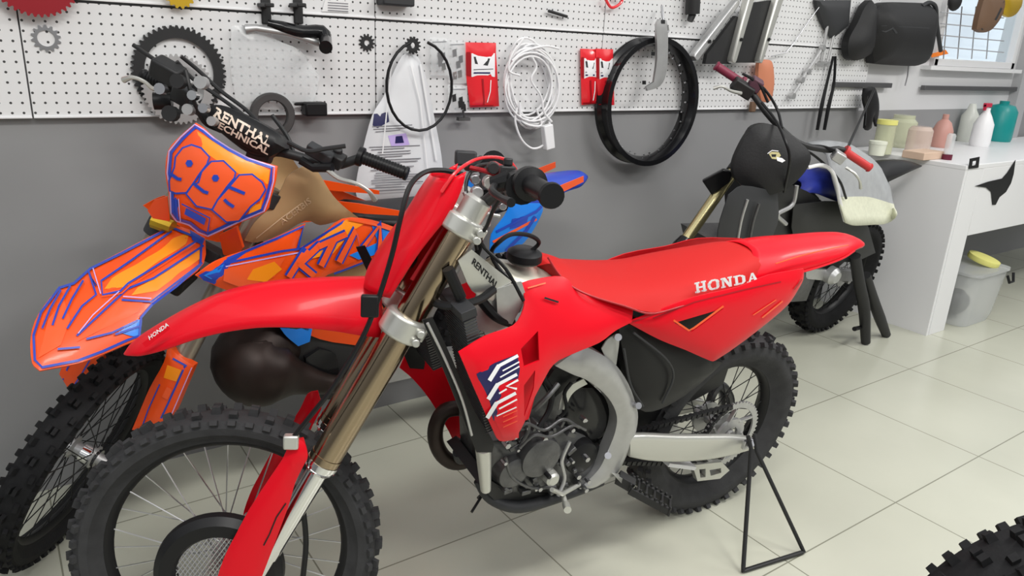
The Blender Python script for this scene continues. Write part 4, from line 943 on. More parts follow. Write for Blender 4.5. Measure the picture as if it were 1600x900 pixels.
# ------------------------------------------------------------------ the dark motorcycle further back
D = Bike('motocross_motorcycle', (3.66, 2.205, 3.18, .20, 0), .855,
         'dark motocross motorcycle with a black pouch over its number plate, beside the white workbench')
dr = D.root
make_wheel('rear_wheel', dr, Matrix.Translation((0, 0, .345)), .340, .060, .232, rubber, black, black, hubr=.05, hubw=.08, n=46)
make_wheel('front_wheel', dr, D.S @ Matrix.Translation((1.481, 0, .345)), .335, .044, .262, rubber, black, black)
A, B_ = D.fx(1150, 262, 1.10), D.fx(1072, 374, 1.36)
b = MB().tube([A, B_], .024, 20); D.put(b, 'fork_tube', goldl, True)
D.put(MB().tube([A+(A-B_)*.12, A+(A-B_)*-.06], .031, 16), 'lower_triple_clamp', dgrey, True)
D.put(MB().tube([B_, B_.lerp(A, -.1), B_.lerp(A, -.45), B_.lerp(A, -.75)], [.028, .036, .038, .034], 16), 'fork_guard', gblack, True)
A2, B2 = D.fx(1192, 285, 1.10), D.fx(1125, 392, 1.33); D.put(MB().tube([A2, B2], .026, 16), 'fork_tube', dgrey, True)
D.put(MB().prism([D.fx(x, y, 1.2) for x, y in ((1097, 280), (1130, 262), (1146, 266), (1140, 282), (1126, 292), (1112, 302))], (.02, 0, .0)), 'front_fender', gblack, True, bevel=.004)
pq = Plane(D.F, (1.26, 0, 1.08), (.93, 0, .36), (0, 1, 0))
PB = [(1178, 197), (1199, 193), (1224, 203), (1258, 229), (1267, 244), (1262, 262), (1246, 282), (1224, 298), (1196, 305), (1168, 296), (1149, 278), (1147, 254), (1158, 227), (1168, 210)]
pb = Panel(pq, PB, bulge=.04, fall=.05, thick=.05, step=.02)
pb.decal([(1201, 240), (1206, 237), (1217, 238), (1220, 243), (1214, 249), (1206, 248)], 1); pb.decal([(1205, 241), (1213, 241), (1212, 245), (1206, 245)], 0); pb.decal([(1213, 245), (1222, 247), (1227, 251), (1222, 254), (1214, 251)], 2)
pb.line([(1199, 240), (1206, 235), (1216, 236)], 1.2, 2)
pb.build('number_plate_pouch', [bagf, mat('dull_gold_print', (.55, .50, .25), .4), whiteg], dr)
gl, gr = D.fx(1360, 263, 1.0), D.fx(1118, 102, 1.0)
D.put(MB().tube([gl, gl.lerp(gr, .18), D.fx(1290, 234, 1.03), D.fx(1245, 222, 1.06), D.fx(1205, 185, 1.06), D.fx(1175, 146, 1.03), gl.lerp(gr, .85), gr], .0125, 12, sm=4), 'handlebar', satin, True)
for e, o_, m in ((gl, gr, redg), (gr, gl, purple)):
    d = (o_-e).normalized(); D.put(MB().tube([e, e+d*.006, e+d*.01, e+d*.12, e+d*.122, e+d*.135], [.017, .02, .0165, .0165, .026, .026], 14), 'hand_grip', m, True)
D.put(MB().tube([D.fx(1115, 138, 1.1), D.fx(1128, 135, 1.1), D.fx(1142, 142, 1.09), D.fx(1158, 146, 1.07)], [.008, .005, .006, .008], 8, sm=4), 'hand_lever', aluw, True)
D.put(MB().tube([D.fx(1322, 262, 1.1), D.fx(1334, 270, 1.12), D.fx(1343, 282, 1.12), D.fx(1345, 294, 1.1)], [.006, .005, .005, .007], 8, sm=4), 'hand_lever', aluw, True)
D.put(MB().box(D.fx(1160, 138, 1.04), .05, .09, .05), 'master_cylinder', satin, True, bevel=.006)
D.put(MB().box(D.fx(1180, 132, 1.02), .05, .05, .05), 'throttle_housing', mat('mauve_plastic', (.10, .04, .06), .5), True, bevel=.006)
D.put(MB().box(D.fx(1310, 245, 1.05), .04, .05, .04), 'lever_perch', alu, True, bevel=.004)
for pts in ([(1190, 160, 1.12), (1210, 185, 1.18), (1225, 215, 1.32), (1234, 250, 1.34), (1225, 300, 1.25)], [(1170, 120, 1.04), (1195, 140, 1.04), (1214, 170, 1.05), (1222, 200, 1.12)], [(1160, 115, 1.04), (1185, 130, 1.04), (1200, 160, 1.05)], [(1235, 228, 1.05), (1280, 228, 1.03), (1305, 235, 1.05)], [(1240, 225, 1.08), (1275, 245, 1.0), (1310, 280, .95), (1322, 310, .9)]):
    D.put(MB().tube([D.fx(*p) for p in pts], .0055, 8, sm=5), 'control_cable', black, True)
def dside(nm, out, h, m, both=True, **k):
    p = Panel(D.side, out, h=h, **k); q = p.mb.mirror(); p.build(nm, m, dr)
    if both: q.build(nm, m, dr)
dside('radiator_shroud', [(1138, 305), (1160, 290), (1215, 300), (1215, 350), (1190, 400), (1130, 400), (1122, 360)], .17, dgrey, both=False, bulge=.02, step=.04)
D.put(MB().tube([D.b(1168, 312, .19), D.b(1158, 345, .19), D.b(1150, 392, .19)], .006, 8, sm=3), 'radiator_guard', alu); D.put(MB().tube([D.b(1186, 318, .2), D.b(1176, 350, .2), D.b(1168, 395, .2)], .006, 8, sm=3), 'radiator_guard', alud)
dside('frame', [(1190, 300), (1240, 290), (1300, 330), (1330, 400), (1290, 430), (1200, 420)], .10, satin, step=.06)
dside('engine', [(1120, 380), (1230, 380), (1280, 420), (1260, 470), (1150, 470)], .10, alud, both=False, thick=.2, step=.06, bulge=.02)
D.wires('steering_cable', [(1245, 290, .15), (1238, 320, .16), (1215, 335, .16), (1228, 350, .16)], .009, alu)
dside('side_panel', [(1240, 320), (1310, 315), (1350, 340), (1368, 395), (1330, 410), (1280, 400), (1240, 370)], .13, satin, bulge=.02, step=.05)
rows = saddle_rows(D.b, [(1240, 278, 1242, 305, .07), (1268, 262, 1270, 300, .10), (1300, 266, 1302, 312, .10), (1340, 280, 1342, 325, .09), (1370, 296, 1370, 325, .06)], 3, 11)
D.put(MB().grid(densify(rows, 3)), 'seat', fblue, solid=.01)
rows = saddle_rows(D.b, [(1335, 262, 1340, 305, .10), (1375, 250, 1380, 288, .09), (1412, 250, 1414, 272, .07), (1436, 257, 1436, 262, .03)], 2.4, 11)
D.put(MB().grid(densify(rows, 4)), 'rear_fender', black, solid=.003)
dside('swing_arm', [(1260, 420), (1345, 426), (1350, 440), (1262, 436)], .12, alu, step=.05, thick=.03)
D.put(MB().lathe(D.b(1303, 432, .15), (0, 1, 0), [(0, .02), (.03, .02), (.045, 0), (.045, -.03)], 24), 'rear_hub_cover', alu)
D.put(MB().tube([D.b(1352, 432, .16), D.b(1356, 470, .19), D.b(1350, 510, .22), D.b(1335, 514, .25)], [.014, .012, .012, .012], 10), 'side_stand', black)
# ------------------------------------------------------------------ things hung on the back wall (depth = distance in front of the wall plane)
WN = Vector((0, -1, 0))
def wp(name, out, depth, m, label, cat, group=None, pre=None, **k):
    kw = dict(bulge=.006, fall=.02, step=.02); bl = {q: k.pop(q) for q in list(k) if q in ('bevel', 'kind')}; kw.update(k)
    p = Panel(WP(depth), out, **kw)
    if pre: pre(p)
    return p.build(name, m, label=label, cat=cat, group=group, **bl)
def hook(x, y, depth=.07, r=.0025):
    a = wy(x, y, .01); b = a+Vector((0, -depth, 0)); return MB().tube([a, b, b+Vector((0, -.008, .012))], r, 6)
def sprocket(name, px, py, depth, r, rin, t, teeth, th, m, label, holes=0, cat='sprocket', group=None, arms=5, armm=None, tilt=(0, -1, 0)):
    c = wy(px, py, depth); o = MB().gear(c, tilt, r-th, rin, t, teeth, th)
    if arms:
        hub = rin*.45
        for k in range(arms):
            a = 2*math.pi*k/arms+.3; e = Vector((math.cos(a), 0, math.sin(a))); o.bar(c+e*hub, c+e*(rin+.003), r*.16, t*.9, (0, 1, 0))
        o.gear(c, tilt, hub+.004, hub*.62, t, 12, .001)
    return o.build(name, m, label=label, cat=cat, group=group, smooth=30)
sprocket('sprocket', 281, 113, .03, .135, .098, .008, 50, .009, satin, 'large black toothed sprocket hanging on the left pegboard', arms=0)
sprocket('sprocket', 279, 140, .05, .103, .072, .006, 42, .007, alu, 'silver toothed sprocket hung in front of the large black one', arms=6)
sprocket('cogwheel', 72, 60, .022, .036, .021, .006, 14, .007, steel, 'small silver cogwheel hung alone at the far left of the pegboard', arms=0, cat='cogwheel')
sprocket('cogwheel', 573, 67, .022, .030, .010, .006, 13, .008, satin, 'small dark cogwheel hung between the hanging tube and the white bag', arms=0, cat='cogwheel')
sprocket('cogwheel', 645, 71, .07, .030, .010, .010, 13, .008, satin, 'small dark cogwheel at the top of the black cable loop', arms=0, cat='cogwheel')
sprocket('sprocket', 52, -42, .06, .11, .055, .008, 44, .008, winer, 'dark red sprocket cut by the top left edge', arms=5)
sprocket('sprocket', 280, -12, .05, .045, .02, .008, 16, .006, ochre, 'small gold sprocket cut by the top edge above the black one', arms=0)
c = wy(424, 180, .06); MB().lathe(c, WN, [(.048, 0), (.07, 0), (.072, .004), (.072, .018), (.068, .022), (.05, .022), (.047, .018), (.048, 0)], 48).build('brake_drum_ring', mat('dark_rusty_iron', (.07, .066, .066), .6, metal=.4, noise=.5, nscale=9), label="dark brown metal ring hung behind the orange motorcycle's handlebar", cat='ring')
b = MB().box(wy(491, 170, .06), .075, .05, .045); b.box(wy(470, 162, .05), .05, .012, .012); b.build('rubber_block', black, bevel=.008, label='black rubber block hung right of the dark brown ring', cat='block')
# black angled tube and silver arm in its bag
b = MB().tube([wy(418, 36, .06), wy(440, 42, .07), wy(470, 50, .07), wy(503, 50, .07), wy(509, 66, .10)], [.012, .018, .021, .022, .020], 16, sm=3); b.tube([wy(508, 62, .09), wy(509, 74, .17)], [.021, .021], 18)
b.build('intake_tube', gblack, label='black angled tube hanging above the empty part of the left pegboard', cat='tube')
b = MB().tube([wy(384, 46, .05), wy(400, 44, .06), wy(450, 52, .07), wy(500, 68, .07)], [.016, .012, .011, .012], 14); b.tube([wy(384, 40, .04), wy(384, 54, .04)], .012, 12)
b.build('silver_rod', alu, label='silver rod with a round end lying under the black angled tube', cat='rod')
wp('zip_bag', [(362, 40), (410, 42), (432, 62), (470, 80), (500, 120), (490, 160), (440, 172), (370, 165), (360, 100)], .05, clear, 'clear plastic bag hanging under the silver rod', 'bag', bulge=.02, fall=.06, thick=.002)
for x, lab in ((415, 'left of the two black pegboard brackets near the top edge'), (465, 'right of the two black pegboard brackets near the top edge')):
    b = MB().box(wy(x, 18, .02), .03, .02, .075); b.box(wy(x, 8, .06), .03, .08, .012); b.build('pegboard_bracket', satin, bevel=.003, label=lab, cat='bracket')
wp('printed_leaflet', [(508, 0), (548, 2), (545, 20), (503, 18)], .025, [paper, greyl], 'white printed leaflet at the top edge right of the brackets', 'leaflet', bulge=0, smooth=0, pre=lambda p: [p.line([(512, y), (544, y+2)], 1.5, 1) for y in (4, 8, 12, 16)])
# carrier bag and small clear bags
def pbg(p):
    random.seed(3)
    p.decal([(584, 178), (606, 175), (608, 190), (590, 200), (582, 196)], 1); p.decal([(606, 212), (634, 208), (640, 226), (612, 230)], 2); p.decal([(618, 213), (628, 212), (631, 223), (617, 224)], 3)
    for k in range(26):
        y = 196+k*4; 
        if 206 < y < 228: continue
        x0 = 578+random.random()*14-(y-196)*.06; x1 = 640+random.random()*40; p.line([(x0, y+2), (x1-18, y-1)], 1.4, 4)
    p.line([(610, 100), (604, 160), (596, 240)], 2, 5); p.line([(640, 100), (655, 160), (668, 280)], 2, 5); p.line([(655, 100), (680, 250)], 3, 5)
wp('carrier_bag', [(600, 150), (612, 120), (628, 88), (640, 82), (655, 92), (668, 130), (680, 190), (690, 245), (694, 300), (690, 318), (560, 318), (556, 290), (568, 230), (582, 180)], .05, [pbag, navy, lil, navy, greyl, whitep], 'white carrier bag with blue printing hanging in the middle of the wall', 'bag', pre=pbg, bulge=.05, fall=.06, thick=.003, step=.02)
for i, (x0, x1, y0, y1, lab) in enumerate(((672, 700, 58, 118, 'clear bag of fittings hung just inside the right of the black cable loop'), (700, 728, 62, 130, 'clear bag of metal fittings between the cable loop and the red packet'), (700, 730, 132, 175, 'clear bag with a dark part below the metal fittings'))):
    def pf(p, x0=x0, x1=x1, y0=y0, y1=y1, i=i):
        random.seed(i)
        for k in range(5): 
            x = random.uniform(x0+5, x1-8); y = random.uniform(y0+15, y1-10); p.decal([(x, y), (x+6, y-2), (x+7, y+9), (x+1, y+11)], 1+(i == 2))
        p.line([(x0+3, y0+8), (x1-3, y0+7)], 1.5, 1)
    wp('zip_bag', [(x0, y0), (x1, y0+2), (x1+1, y1), (x0+1, y1)], .04, [clear, steel, satin], lab, 'bag', pre=pf, bulge=.012, smooth=0)
b = MB().tube([wy(722, 168, .04), wy(726, 184, .04)], .004, 6); b.box(wy(724, 186, .04), .05, .02, .012); b.build('metal_clamp', alud, label='small metal clamp hanging below the clear bags', cat='clamp')
# cable loop
P = [wy(655+51*math.cos(t), 134+70*math.sin(t), .125) for t in [math.radians(-75+330*k/24) for k in range(25)]]
MB().tube(P, .0052, 10).build('cable_loop', black, label='black cable hung as an oval loop in front of the white bag', cat='cable')
# red packets
def packet(x0, x1, y0, y1, depth, lab, dx=0):
    def pf(p):
        h = y1-y0; w = x1-x0
        p.decal([(x0+w*.18, y0+h*.17), (x1-w*.04, y0+h*.17), (x1-w*.04, y0+h*.53), (x0+w*.18, y0+h*.53)], 1)
        p.decal([(x0+w*.25, y0+h*.22), (x1-w*.2, y0+h*.25), (x1-w*.28, y0+h*.36), (x0+w*.3, y0+h*.33)], 2); p.line([(x0+w*.25, y0+h*.42), (x1-w*.1, y0+h*.41)], 1.2, 2); p.line([(x0+w*.25, y0+h*.47), (x1-w*.2, y0+h*.47)], 2.4, 3)
        p.line([(x0+w*.55, y0+h*.56), (x0+w*.6, y0+h*.95)], 2.5, 4); p.line([(x0+w*.82, y0+h*.58), (x0+w*.8, y0+h*.75), (x0+w*.7, y0+h*.92)], 1.4, 1); p.line([(x0+w*.1, y1-3), (x1-w*.1, y1-3)], 1.6, 4); p.decal([(x0, y0+h*.15), (x0+w*.14, y0+h*.15), (x0+w*.16, y0+h*.52), (x0, y0+h*.5)], 4)
    wp('blister_packet', [(x0-1, y0), (x1, y0+1), (x1, y0+(y1-y0)*.16), (x1+1+dx, y1-2), (x0+3+dx, y1), (x0, y0+(y1-y0)*.5)], depth, [redp, whiteg, dgrey, navy, dred], lab, 'packet', 'red packets on the pegboard', pre=pf, bulge=.012, fall=.012, smooth=0, step=.02)
packet(728, 775, 66, 168, .04, 'larger red packet with a white label left of the white cable coil', 4)
packet(908, 934, 76, 164, .035, 'left one of the two red packets beside the black wheel rim', -2)
packet(932, 958, 76, 166, .045, 'right one of the two red packets, touching the black wheel rim', 1)
# coiled white extension lead
random.seed(8); b = MB()
for k in range(9):
    cx, cy = 830+random.uniform(-5, 6), 132+random.uniform(-8, 8); rx, ry = random.uniform(28, 44), random.uniform(48, 68); ph = random.uniform(-.2, .2)
    b.tube([wy(cx+rx*math.cos(t)*math.cos(ph)-ry*math.sin(t)*math.sin(ph), cy+ry*math.sin(t)*math.cos(ph)+rx*math.cos(t)*math.sin(ph), .035+.006*k+.005*math.sin(3*t)) for t in [2*math.pi*j/28 for j in range(28)]], .0042, 8, closed=True)
b.tube([wy(*p, .08) for p in ((800, 95), (815, 82), (835, 75), (855, 72), (873, 76))], .0046, 8, sm=5); b.tube([wy(*p, .085) for p in ((832, 90), (838, 105), (830, 125), (845, 150), (850, 175), (862, 190))], .0046, 8, sm=5)
b.tube([wy(*p, .08) for p in ((808, 168), (805, 190), (815, 218), (832, 232), (850, 226), (862, 210), (858, 190))], .0046, 8, sm=5); b.tube([wy(*p, .075) for p in ((812, 160), (816, 190), (845, 196), (838, 170))], .0046, 8, sm=5)
b.tube([wy(*p, .09) for p in ((818, 60), (800, 85), (795, 110), (812, 118))], .0042, 8, sm=5)
xl = b.build('extension_lead', whitep, label='white extension lead coiled on a hook between the red packets', cat='cable')
b = MB().box((0, 0, 0), .045, .03, .10); sk = b.build('socket_block', whitep, xl, bevel=.004, M=Matrix.Translation(wy(856, 214, .09)-xl.location) @ Matrix.Rotation(-.2, 4, 'Y'))
# wheel rim on the wall
c = wy(1013, 160, .075); R = .277
b = MB().lathe(c, WN, [(R-.022, -.042), (R, -.042), (R-.004, -.03), (R-.020, -.02), (R-.022, 0), (R-.020, .02), (R-.004, .03), (R, .042), (R-.022, .042), (R-.036, .016), (R-.040, 0), (R-.036, -.016), (R-.022, -.042)], 72)
rim = b.build('wheel_rim', gblack, label='bare black wheel rim hanging on the pegboard', cat='wheel rim')
for k in range(32):
    a = 2*math.pi*k/32; e = Vector((math.cos(a), 0, math.sin(a))); p = c+e*(R-.043)+Vector((0, .006*(1 if k % 2 else -1), 0))-rim.location
    if k == 0: nm = MB().cyl((0, 0, 0), (0, 0, .006), .004, n=8).build('spoke_nipple', steel, rim, M=Matrix.Translation(p) @ (-e).to_track_quat('Z', 'Y').to_matrix().to_4x4()).data
    else: q = bpy.data.objects.new('spoke_nipple', nm); COL.objects.link(q); q.parent = rim; q.matrix_local = Matrix.Translation(p) @ (-e).to_track_quat('Z', 'Y').to_matrix().to_4x4()
wp('aluminium_bracket_plate', [(1026, 40), (1030, 30), (1042, 32), (1044, 60), (1042, 110), (1032, 134), (1012, 142), (1010, 136), (1022, 128), (1027, 90)], .15, [alu, steel, black], 'flat aluminium plate hanging in front of the black rim', 'bracket', bulge=.004, thick=.012, pre=lambda p: [p.decal([(x-3, y-3), (x+3, y-3), (x+3, y+3), (x-3, y+3)], 2) for x, y in ((1036, 34), (1020, 84), (1006, 129))])
MB().tube([wy(1034, 10, .06), wy(1036, 30, .11), wy(1044, 48, .11), wy(1030, 60, .12)], .006, 8, sm=3).build('bent_metal_hook', steel, label='bent metal hook above the aluminium plate', cat='hook')
b = MB().tube([wy(1084, -20, .06), wy(1082, 22, .06)], .032, 16); b.tube([wy(1082, 22, .06), wy(1078, 33, .06)], [.018, .014], 12); b.build('shock_absorber', satin, label='black shock absorber cut by the top edge right of the bent hook', cat='shock absorber')
# swing arms
def sarm(p0, p1, w0, w1, depth, lab, dark=None, m=aluw):
    a, b_ = wy(*p0, depth), wy(*p1, depth); d = (b_-a).normalized(); q = d.cross(Vector((0, 1, 0)))
    rows = []
    for t, w in ((0, w0*.6), (.04, w0), (.5, (w0+w1)/2), (.96, w1), (1, w1*.6)):
        c = a.lerp(b_, t); rows.append([c+q*(w/2*sx)+Vector((0, .02*sy, 0)) for sx, sy in ((-1, -.6), (-.7, -1), (.7, -1), (1, -.6), (1, .6), (.7, 1), (-.7, 1), (-1, .6))])
    b = MB().grid(rows, True, caps=True)
    o = b.build('motorcycle_swingarm', m, label=lab, cat='swing arm', bevel=.003)
    if dark:
        e = MB().prism([wy(*z, depth-.015) for z in dark], (0, .02, 0)); e.xf(Matrix.Translation(-o.location)); e.build('guard_plate', satin, o, M=Matrix.Identity(4))
    c = a.lerp(b_, .3); MB().lathe(c-o.location+Vector((0, -.022, 0)), WN, [(0, .004), (.008, .004), (.008, 0), (0, 0)], 16).build('bolt', black, o, M=Matrix.Identity(4))
    return o
sarm((1082, 92), (1150, 2), .045, .035, .10, 'leftmost slanting aluminium arm hung right of the black rim', m=alu)
sarm((1142, 98), (1176, -25), .035, .05, .14, 'middle slanting aluminium arm with a dark guard on its left', [(1102, 100), (1142, 100), (1160, 30), (1150, 25), (1105, 85)])
sarm((1184, 98), (1222, -25), .03, .06, .12, 'rightmost slanting aluminium arm, above the terracotta grip', [(1148, 98), (1180, 98), (1206, 0), (1172, 5)])
wp('rubber_grip', [(1186, 100), (1190, 94), (1203, 94), (1208, 102), (1210, 130), (1206, 156), (1198, 160), (1190, 158), (1185, 130)], .08, terra, 'terracotta rubber pad hanging below the rightmost aluminium arm', 'pad', bulge=.015, thick=.02)
MB().box(wy(1176, 167, .05), .035, .02, .05).build('brown_tag', brownl, bevel=.004, label='small brown tag hanging at the pegboard edge under the terracotta pad', cat='tag')
b = MB().tube([wy(1288, 0, .05), wy(1262, 35, .05), wy(1240, 68, .05), wy(1228, 82, .05), (wy(1205, 88, .05))], .003, 6); b.build('bent_wire_tool', steel, label='thin bent wire tool slanting down to the terracotta pad', cat='tool')
for (x0, y0, x1, y1, r, lab) in ((1296, 22, 1282, 100, .008, 'left one of the pair of silver rods slanting under the dark clutter'), (1306, 40, 1292, 100, .007, 'right one of the pair of silver rods slanting under the dark clutter'), (1285, 75, 1252, 125, .008, 'short grey link rod left of the black straps'), (1262, 112, 1238, 150, .008, 'lowest grey link rod with a round end')):
    a, b_ = wy(x0, y0, .05), wy(x1, y1, .05); MB().tube([a, b_], r, 10).tube([a+Vector((0, .012, 0)), a-Vector((0, .012, 0))], r*2, 12).tube([b_+Vector((0, .012, 0)), b_-Vector((0, .012, 0))], r*2, 12).build('link_rod', alu, label=lab, cat='rod')
for x, lab in ((0, 'left one of the two black strap ends below the silver rods'), (11, 'right one of the two black strap ends below the silver rods')):
    MB().tube([wy(1302+x*.3, 88, .05), wy(1292+x, 130, .05), wy(1284+x, 165, .06), wy(1277+x, 203, .06)], [.007, .008, .011, .009], 8, sm=3).build('rubber_strap', black, label=lab, cat='strap')
wp('workshop_tool', [(1275, 0), (1330, 0), (1326, 40), (1302, 60), (1286, 35)], .05, dgrey, 'dark grey tool cluster at the top edge left of the black bags', 'tool', bulge=.02, thick=.02)
# top-edge tools
b = MB().tube([wy(857, 17, .04), wy(886, 26, .04)], .006, 8); b.build('screwdriver', satin, label='black screwdriver slanting on the upper pegboard above the white lead', cat='screwdriver')
b = MB().tube([wy(*p, .05) for p in ((945, -4), (950, 6), (956, 12), (966, 8), (972, 0), (962, -6))], .006, 8, sm=4); b.build('red_handled_pliers', redp, label='red looped handle at the top edge above the red packets', cat='pliers')
MB().box(wy(618, 2, .05), .12, .06, .03).build('shadow_block', dgrey, bevel=.006, label='dark grey block standing in for a shadow at the top edge above the cable loop', cat='shadow block')  # dark block modelled where a shadow lies on the board
# bags by the window
sag = wp('shoulder_bag', [(1372, 12), (1384, 4), (1420, 4), (1450, 6), (1460, 16), (1455, 50), (1446, 98), (1430, 103), (1395, 102), (1366, 99), (1362, 60), (1366, 25)], .085, [bagf, dgrey], 'large black bag hung beside the window', 'bag', bulge=.10, fall=.06, thick=.05, step=.03, pre=lambda p: [p.line([(1376, 40), (1452, 44)], 1.5, 1), p.line([(1392, 50), (1398, 44), (1402, 52)], 3, 1)])
wp('hanging_pouch', [(1352, 10), (1362, 0), (1370, 10), (1366, 60), (1362, 84), (1345, 93), (1330, 93), (1325, 78), (1328, 58), (1340, 36)], .09, bagf, 'black drooping pouch hanging left of the large black bag', 'pouch', bulge=.06, fall=.05, thick=.04, step=.03)
MB().tube([wy(*p, .1) for p in ((1440, 10), (1452, 4), (1462, 12), (1464, 40), (1470, 80))], .012, 8, sm=4).build('webbing_loop', dgrey, label='dark grey strap hanging right of the large black bag', cat='strap')
wp('orange_strip', [(1455, 84), (1478, 78), (1482, 84), (1456, 90)], .05, mat('orange_plain', (.9, .22, .02), .5), 'small orange strip on the window sill right of the black bag', 'strip', smooth=0)
MB().sphere(wy(1492, 2, .12), .055, 16, sc=(1, .6, 1)).build('round_black_pouch', bagf, label='round dark pouch at the top edge above the window', cat='pouch')
def shoe(p): p.line([(1534, 46), (1556, 30), (1570, 2)], 3, 1)
wp('shoe', [(1540, -10), (1575, -10), (1570, 8), (1562, 30), (1550, 46), (1536, 51), (1526, 46), (1530, 25)], .20, [brownl, dgrey], 'brown shoe hanging in front of the window', 'shoe', pre=shoe, bulge=.03, fall=.03, thick=.03)
wp('glove', [(1570, -8), (1598, -8), (1596, 10), (1588, 22), (1576, 27), (1568, 22)], .22, ochre, 'mustard yellow glove at the top right beside the brown shoe', 'glove', bulge=.02, thick=.02)
# wire rack on the window
b = MB()
for y in (22, 40, 58, 76): b.tube([wy(1470, y-3, .055), wy(1568, y+6, .055)], .004, 6)
for x in (1478, 1500, 1522, 1545): b.tube([wy(x+3, 10, .055), wy(x-4, 92, .055)], .004, 6)
b.build('wire_rack', steel, label='thin wire rack across the window', cat='rack')
# tool rails above the bench
for (x0, y0, x1, y1, lab) in ((1302, 132, 1390, 136, 'shorter dark tool rail behind the hanging gloves'), (1442, 137, 1590, 142, 'longer dark tool rail under the window')):
    a, b_ = wy(x0, y0, .03), wy(x1, y1, .03); b_.z = a.z; MB().bar(a, b_, .03, .028).build('tool_rail', mat('dull_rail', (.12, .12, .125), .4, metal=.5), bevel=.003, label=lab, cat='tool rail')
MB().tube([wy(1420, 100, .05), wy(1418, 118, .05), wy(1414, 134, .05)], .004, 8).build('hanging_hook', steel, label='small steel hook hanging under the large black bag', cat='hook')
def gl_(p): p.line([(1356, 150), (1352, 196)], 1.5, 1)
wp('work_glove', [(1352, 138), (1366, 136), (1372, 150), (1374, 170), (1370, 198), (1365, 182), (1362, 200), (1356, 204), (1352, 200), (1354, 175), (1350, 155)], .10, [black, dgrey], 'black glove hanging from the shorter tool rail', 'glove', bulge=.015, thick=.015, pre=gl_)
a, b_ = wy(1366, 140, .12), D.M @ (D.S @ D.fx(1322, 236, 1.0)); MB().tube([a, b_], .006, 8).build('thin_black_rod', black, label='thin black rod slanting from the tool rail down to the dark motorcycle', cat='rod')

# ------------------------------------------------------------------ workbench
DZ, DX, DY = .95, 4.15, 1.83; DE = WY-.03
b = MB().box(((DX+7.4)/2, (DY+DE)/2, DZ-.0125), 7.4-DX, DE-DY, .025); bench = b.build('workbench', white, bevel=.003, label='white workbench at the right with a black star sticker', cat='workbench')
ML = Matrix.Translation(-bench.location)
def bpart(mb, nm, m, **k): mb.xf(ML); return mb.build(nm, m, bench, M=Matrix.Identity(4), **k)
bpart(MB().box((DX+.012, (DY+DE)/2, (DZ-.025)/2), .024, DE-DY-.004, DZ-.025), 'side_panel', white)
bpart(MB().box((DX+.11, DY+.012, (DZ-.025)/2), .17, .024, DZ-.026), 'front_post', white)
bpart(MB().box((DX+.9, DY+.012, .74), 1.40, .024, .37), 'drawer_front', white, bevel=.002)
bpart(MB().box((DX+1.6+.8, DY+.012, .74), 1.58, .024, .37), 'drawer_front', white, bevel=.002)
bpart(MB().box((DX+1.8, DE-.3, .75), 3.0, .02, .38), 'back_rail', white)
sp_ = Plane(WF, (0, DY-.002, 0), (0, -1, 0), (1, 0, 0))
q = Panel(sp_, [(1587, 250), (1584, 272), (1580, 286), (1572, 300), (1562, 308), (1556, 320), (1551, 320), (1549, 300), (1541, 293), (1524, 291), (1544, 284), (1566, 279), (1574, 270)], bulge=0, thick=.002, smooth=0, step=.04, h=.002)
q.mb.xf(ML); q.build('star_sticker', black, bench, M=Matrix.Identity(4))
q = Panel(sp_, [(1516, 248), (1531, 245), (1529, 262), (1514, 264)], bulge=0, thick=.003, smooth=0, step=.04, h=.003, holes=[[(1520, 252), (1526, 251), (1525, 258), (1519, 259)]]); q.mb.xf(ML); q.build('lock_plate', black, bench, M=Matrix.Identity(4))
# on the bench
def onb(px, y): p = WF.pick(px, 200, (0, y, 0), (0, 1, 0)); return Vector((p.x, y, DZ+.0005))
def vessel(name, px, y, prof, m, lab, cat, n=28, **k):
    return MB().lathe(onb(px, y), (0, 0, 1), [(0, 0)]+prof, n).build(name, m, label=lab, cat=cat, **k)
vessel('glass_jar', 1410, 2.43, [(.075, 0), (.08, .01), (.08, .15), (.06, .17), (.06, .19), (.0, .19)], glassy, 'large glass jar at the left back of the bench', 'jar')
vessel('glass_jar', 1440, 2.22, [(.06, 0), (.065, .01), (.065, .13), (.05, .15), (.0, .15)], mat('pinkish_glass', (.75, .60, .52), .1, alpha=.6), 'glass jar with pinkish contents in the middle of the bench', 'jar')
vessel('small_tub', 1377, 2.25, [(.04, 0), (.045, .06), (.047, .06), (.047, .075), (0, .078)], mat('cream_tub', (.78, .80, .68), .4), 'small cream tub at the left end of the bench', 'tub')
b = MB().lathe(onb(1385, 2.28), (0, 0, 1), [(0, 0), (.05, 0), (.05, .16), (.0, .16)], 24); o = b.build('storage_jar', glassy, label='tall jar with a yellow lid behind the cream tub', cat='jar'); MB().lathe((0, 0, .16), (0, 0, 1), [(0, 0), (.053, 0), (.053, .025), (0, .025)], 24).build('lid', yellow, o, M=Matrix.Identity(4))
vessel('pink_bottle', 1474, 2.34, [(.055, 0), (.06, .02), (.06, .10), (.04, .15), (.018, .17), (.018, .20), (0, .20)], pink, 'pink bottle in the middle of the bench', 'bottle')
MB().box(onb(1452, 2.08)+Vector((0, 0, .02)), .22, .12, .04).build('cardboard_tray', tan, bevel=.003, label='shallow tan tray in front of the jars', cat='tray')
o = vessel('small_vial', 1490, 2.0, [(.022, .03), (.022, .13), (.016, .14), (0, .14)], clear2, 'small clear vial with a dark red cap at the bench front edge', 'vial'); o.location.z = DZ
MB().lathe((0, 0, -.0), (0, 0, 1), [(0, 0), (.026, 0), (.026, .028), (0, .028)], 20).build('cap', mat('wine_cap', (.12, .01, .03), .4), o, M=Matrix.Identity(4))
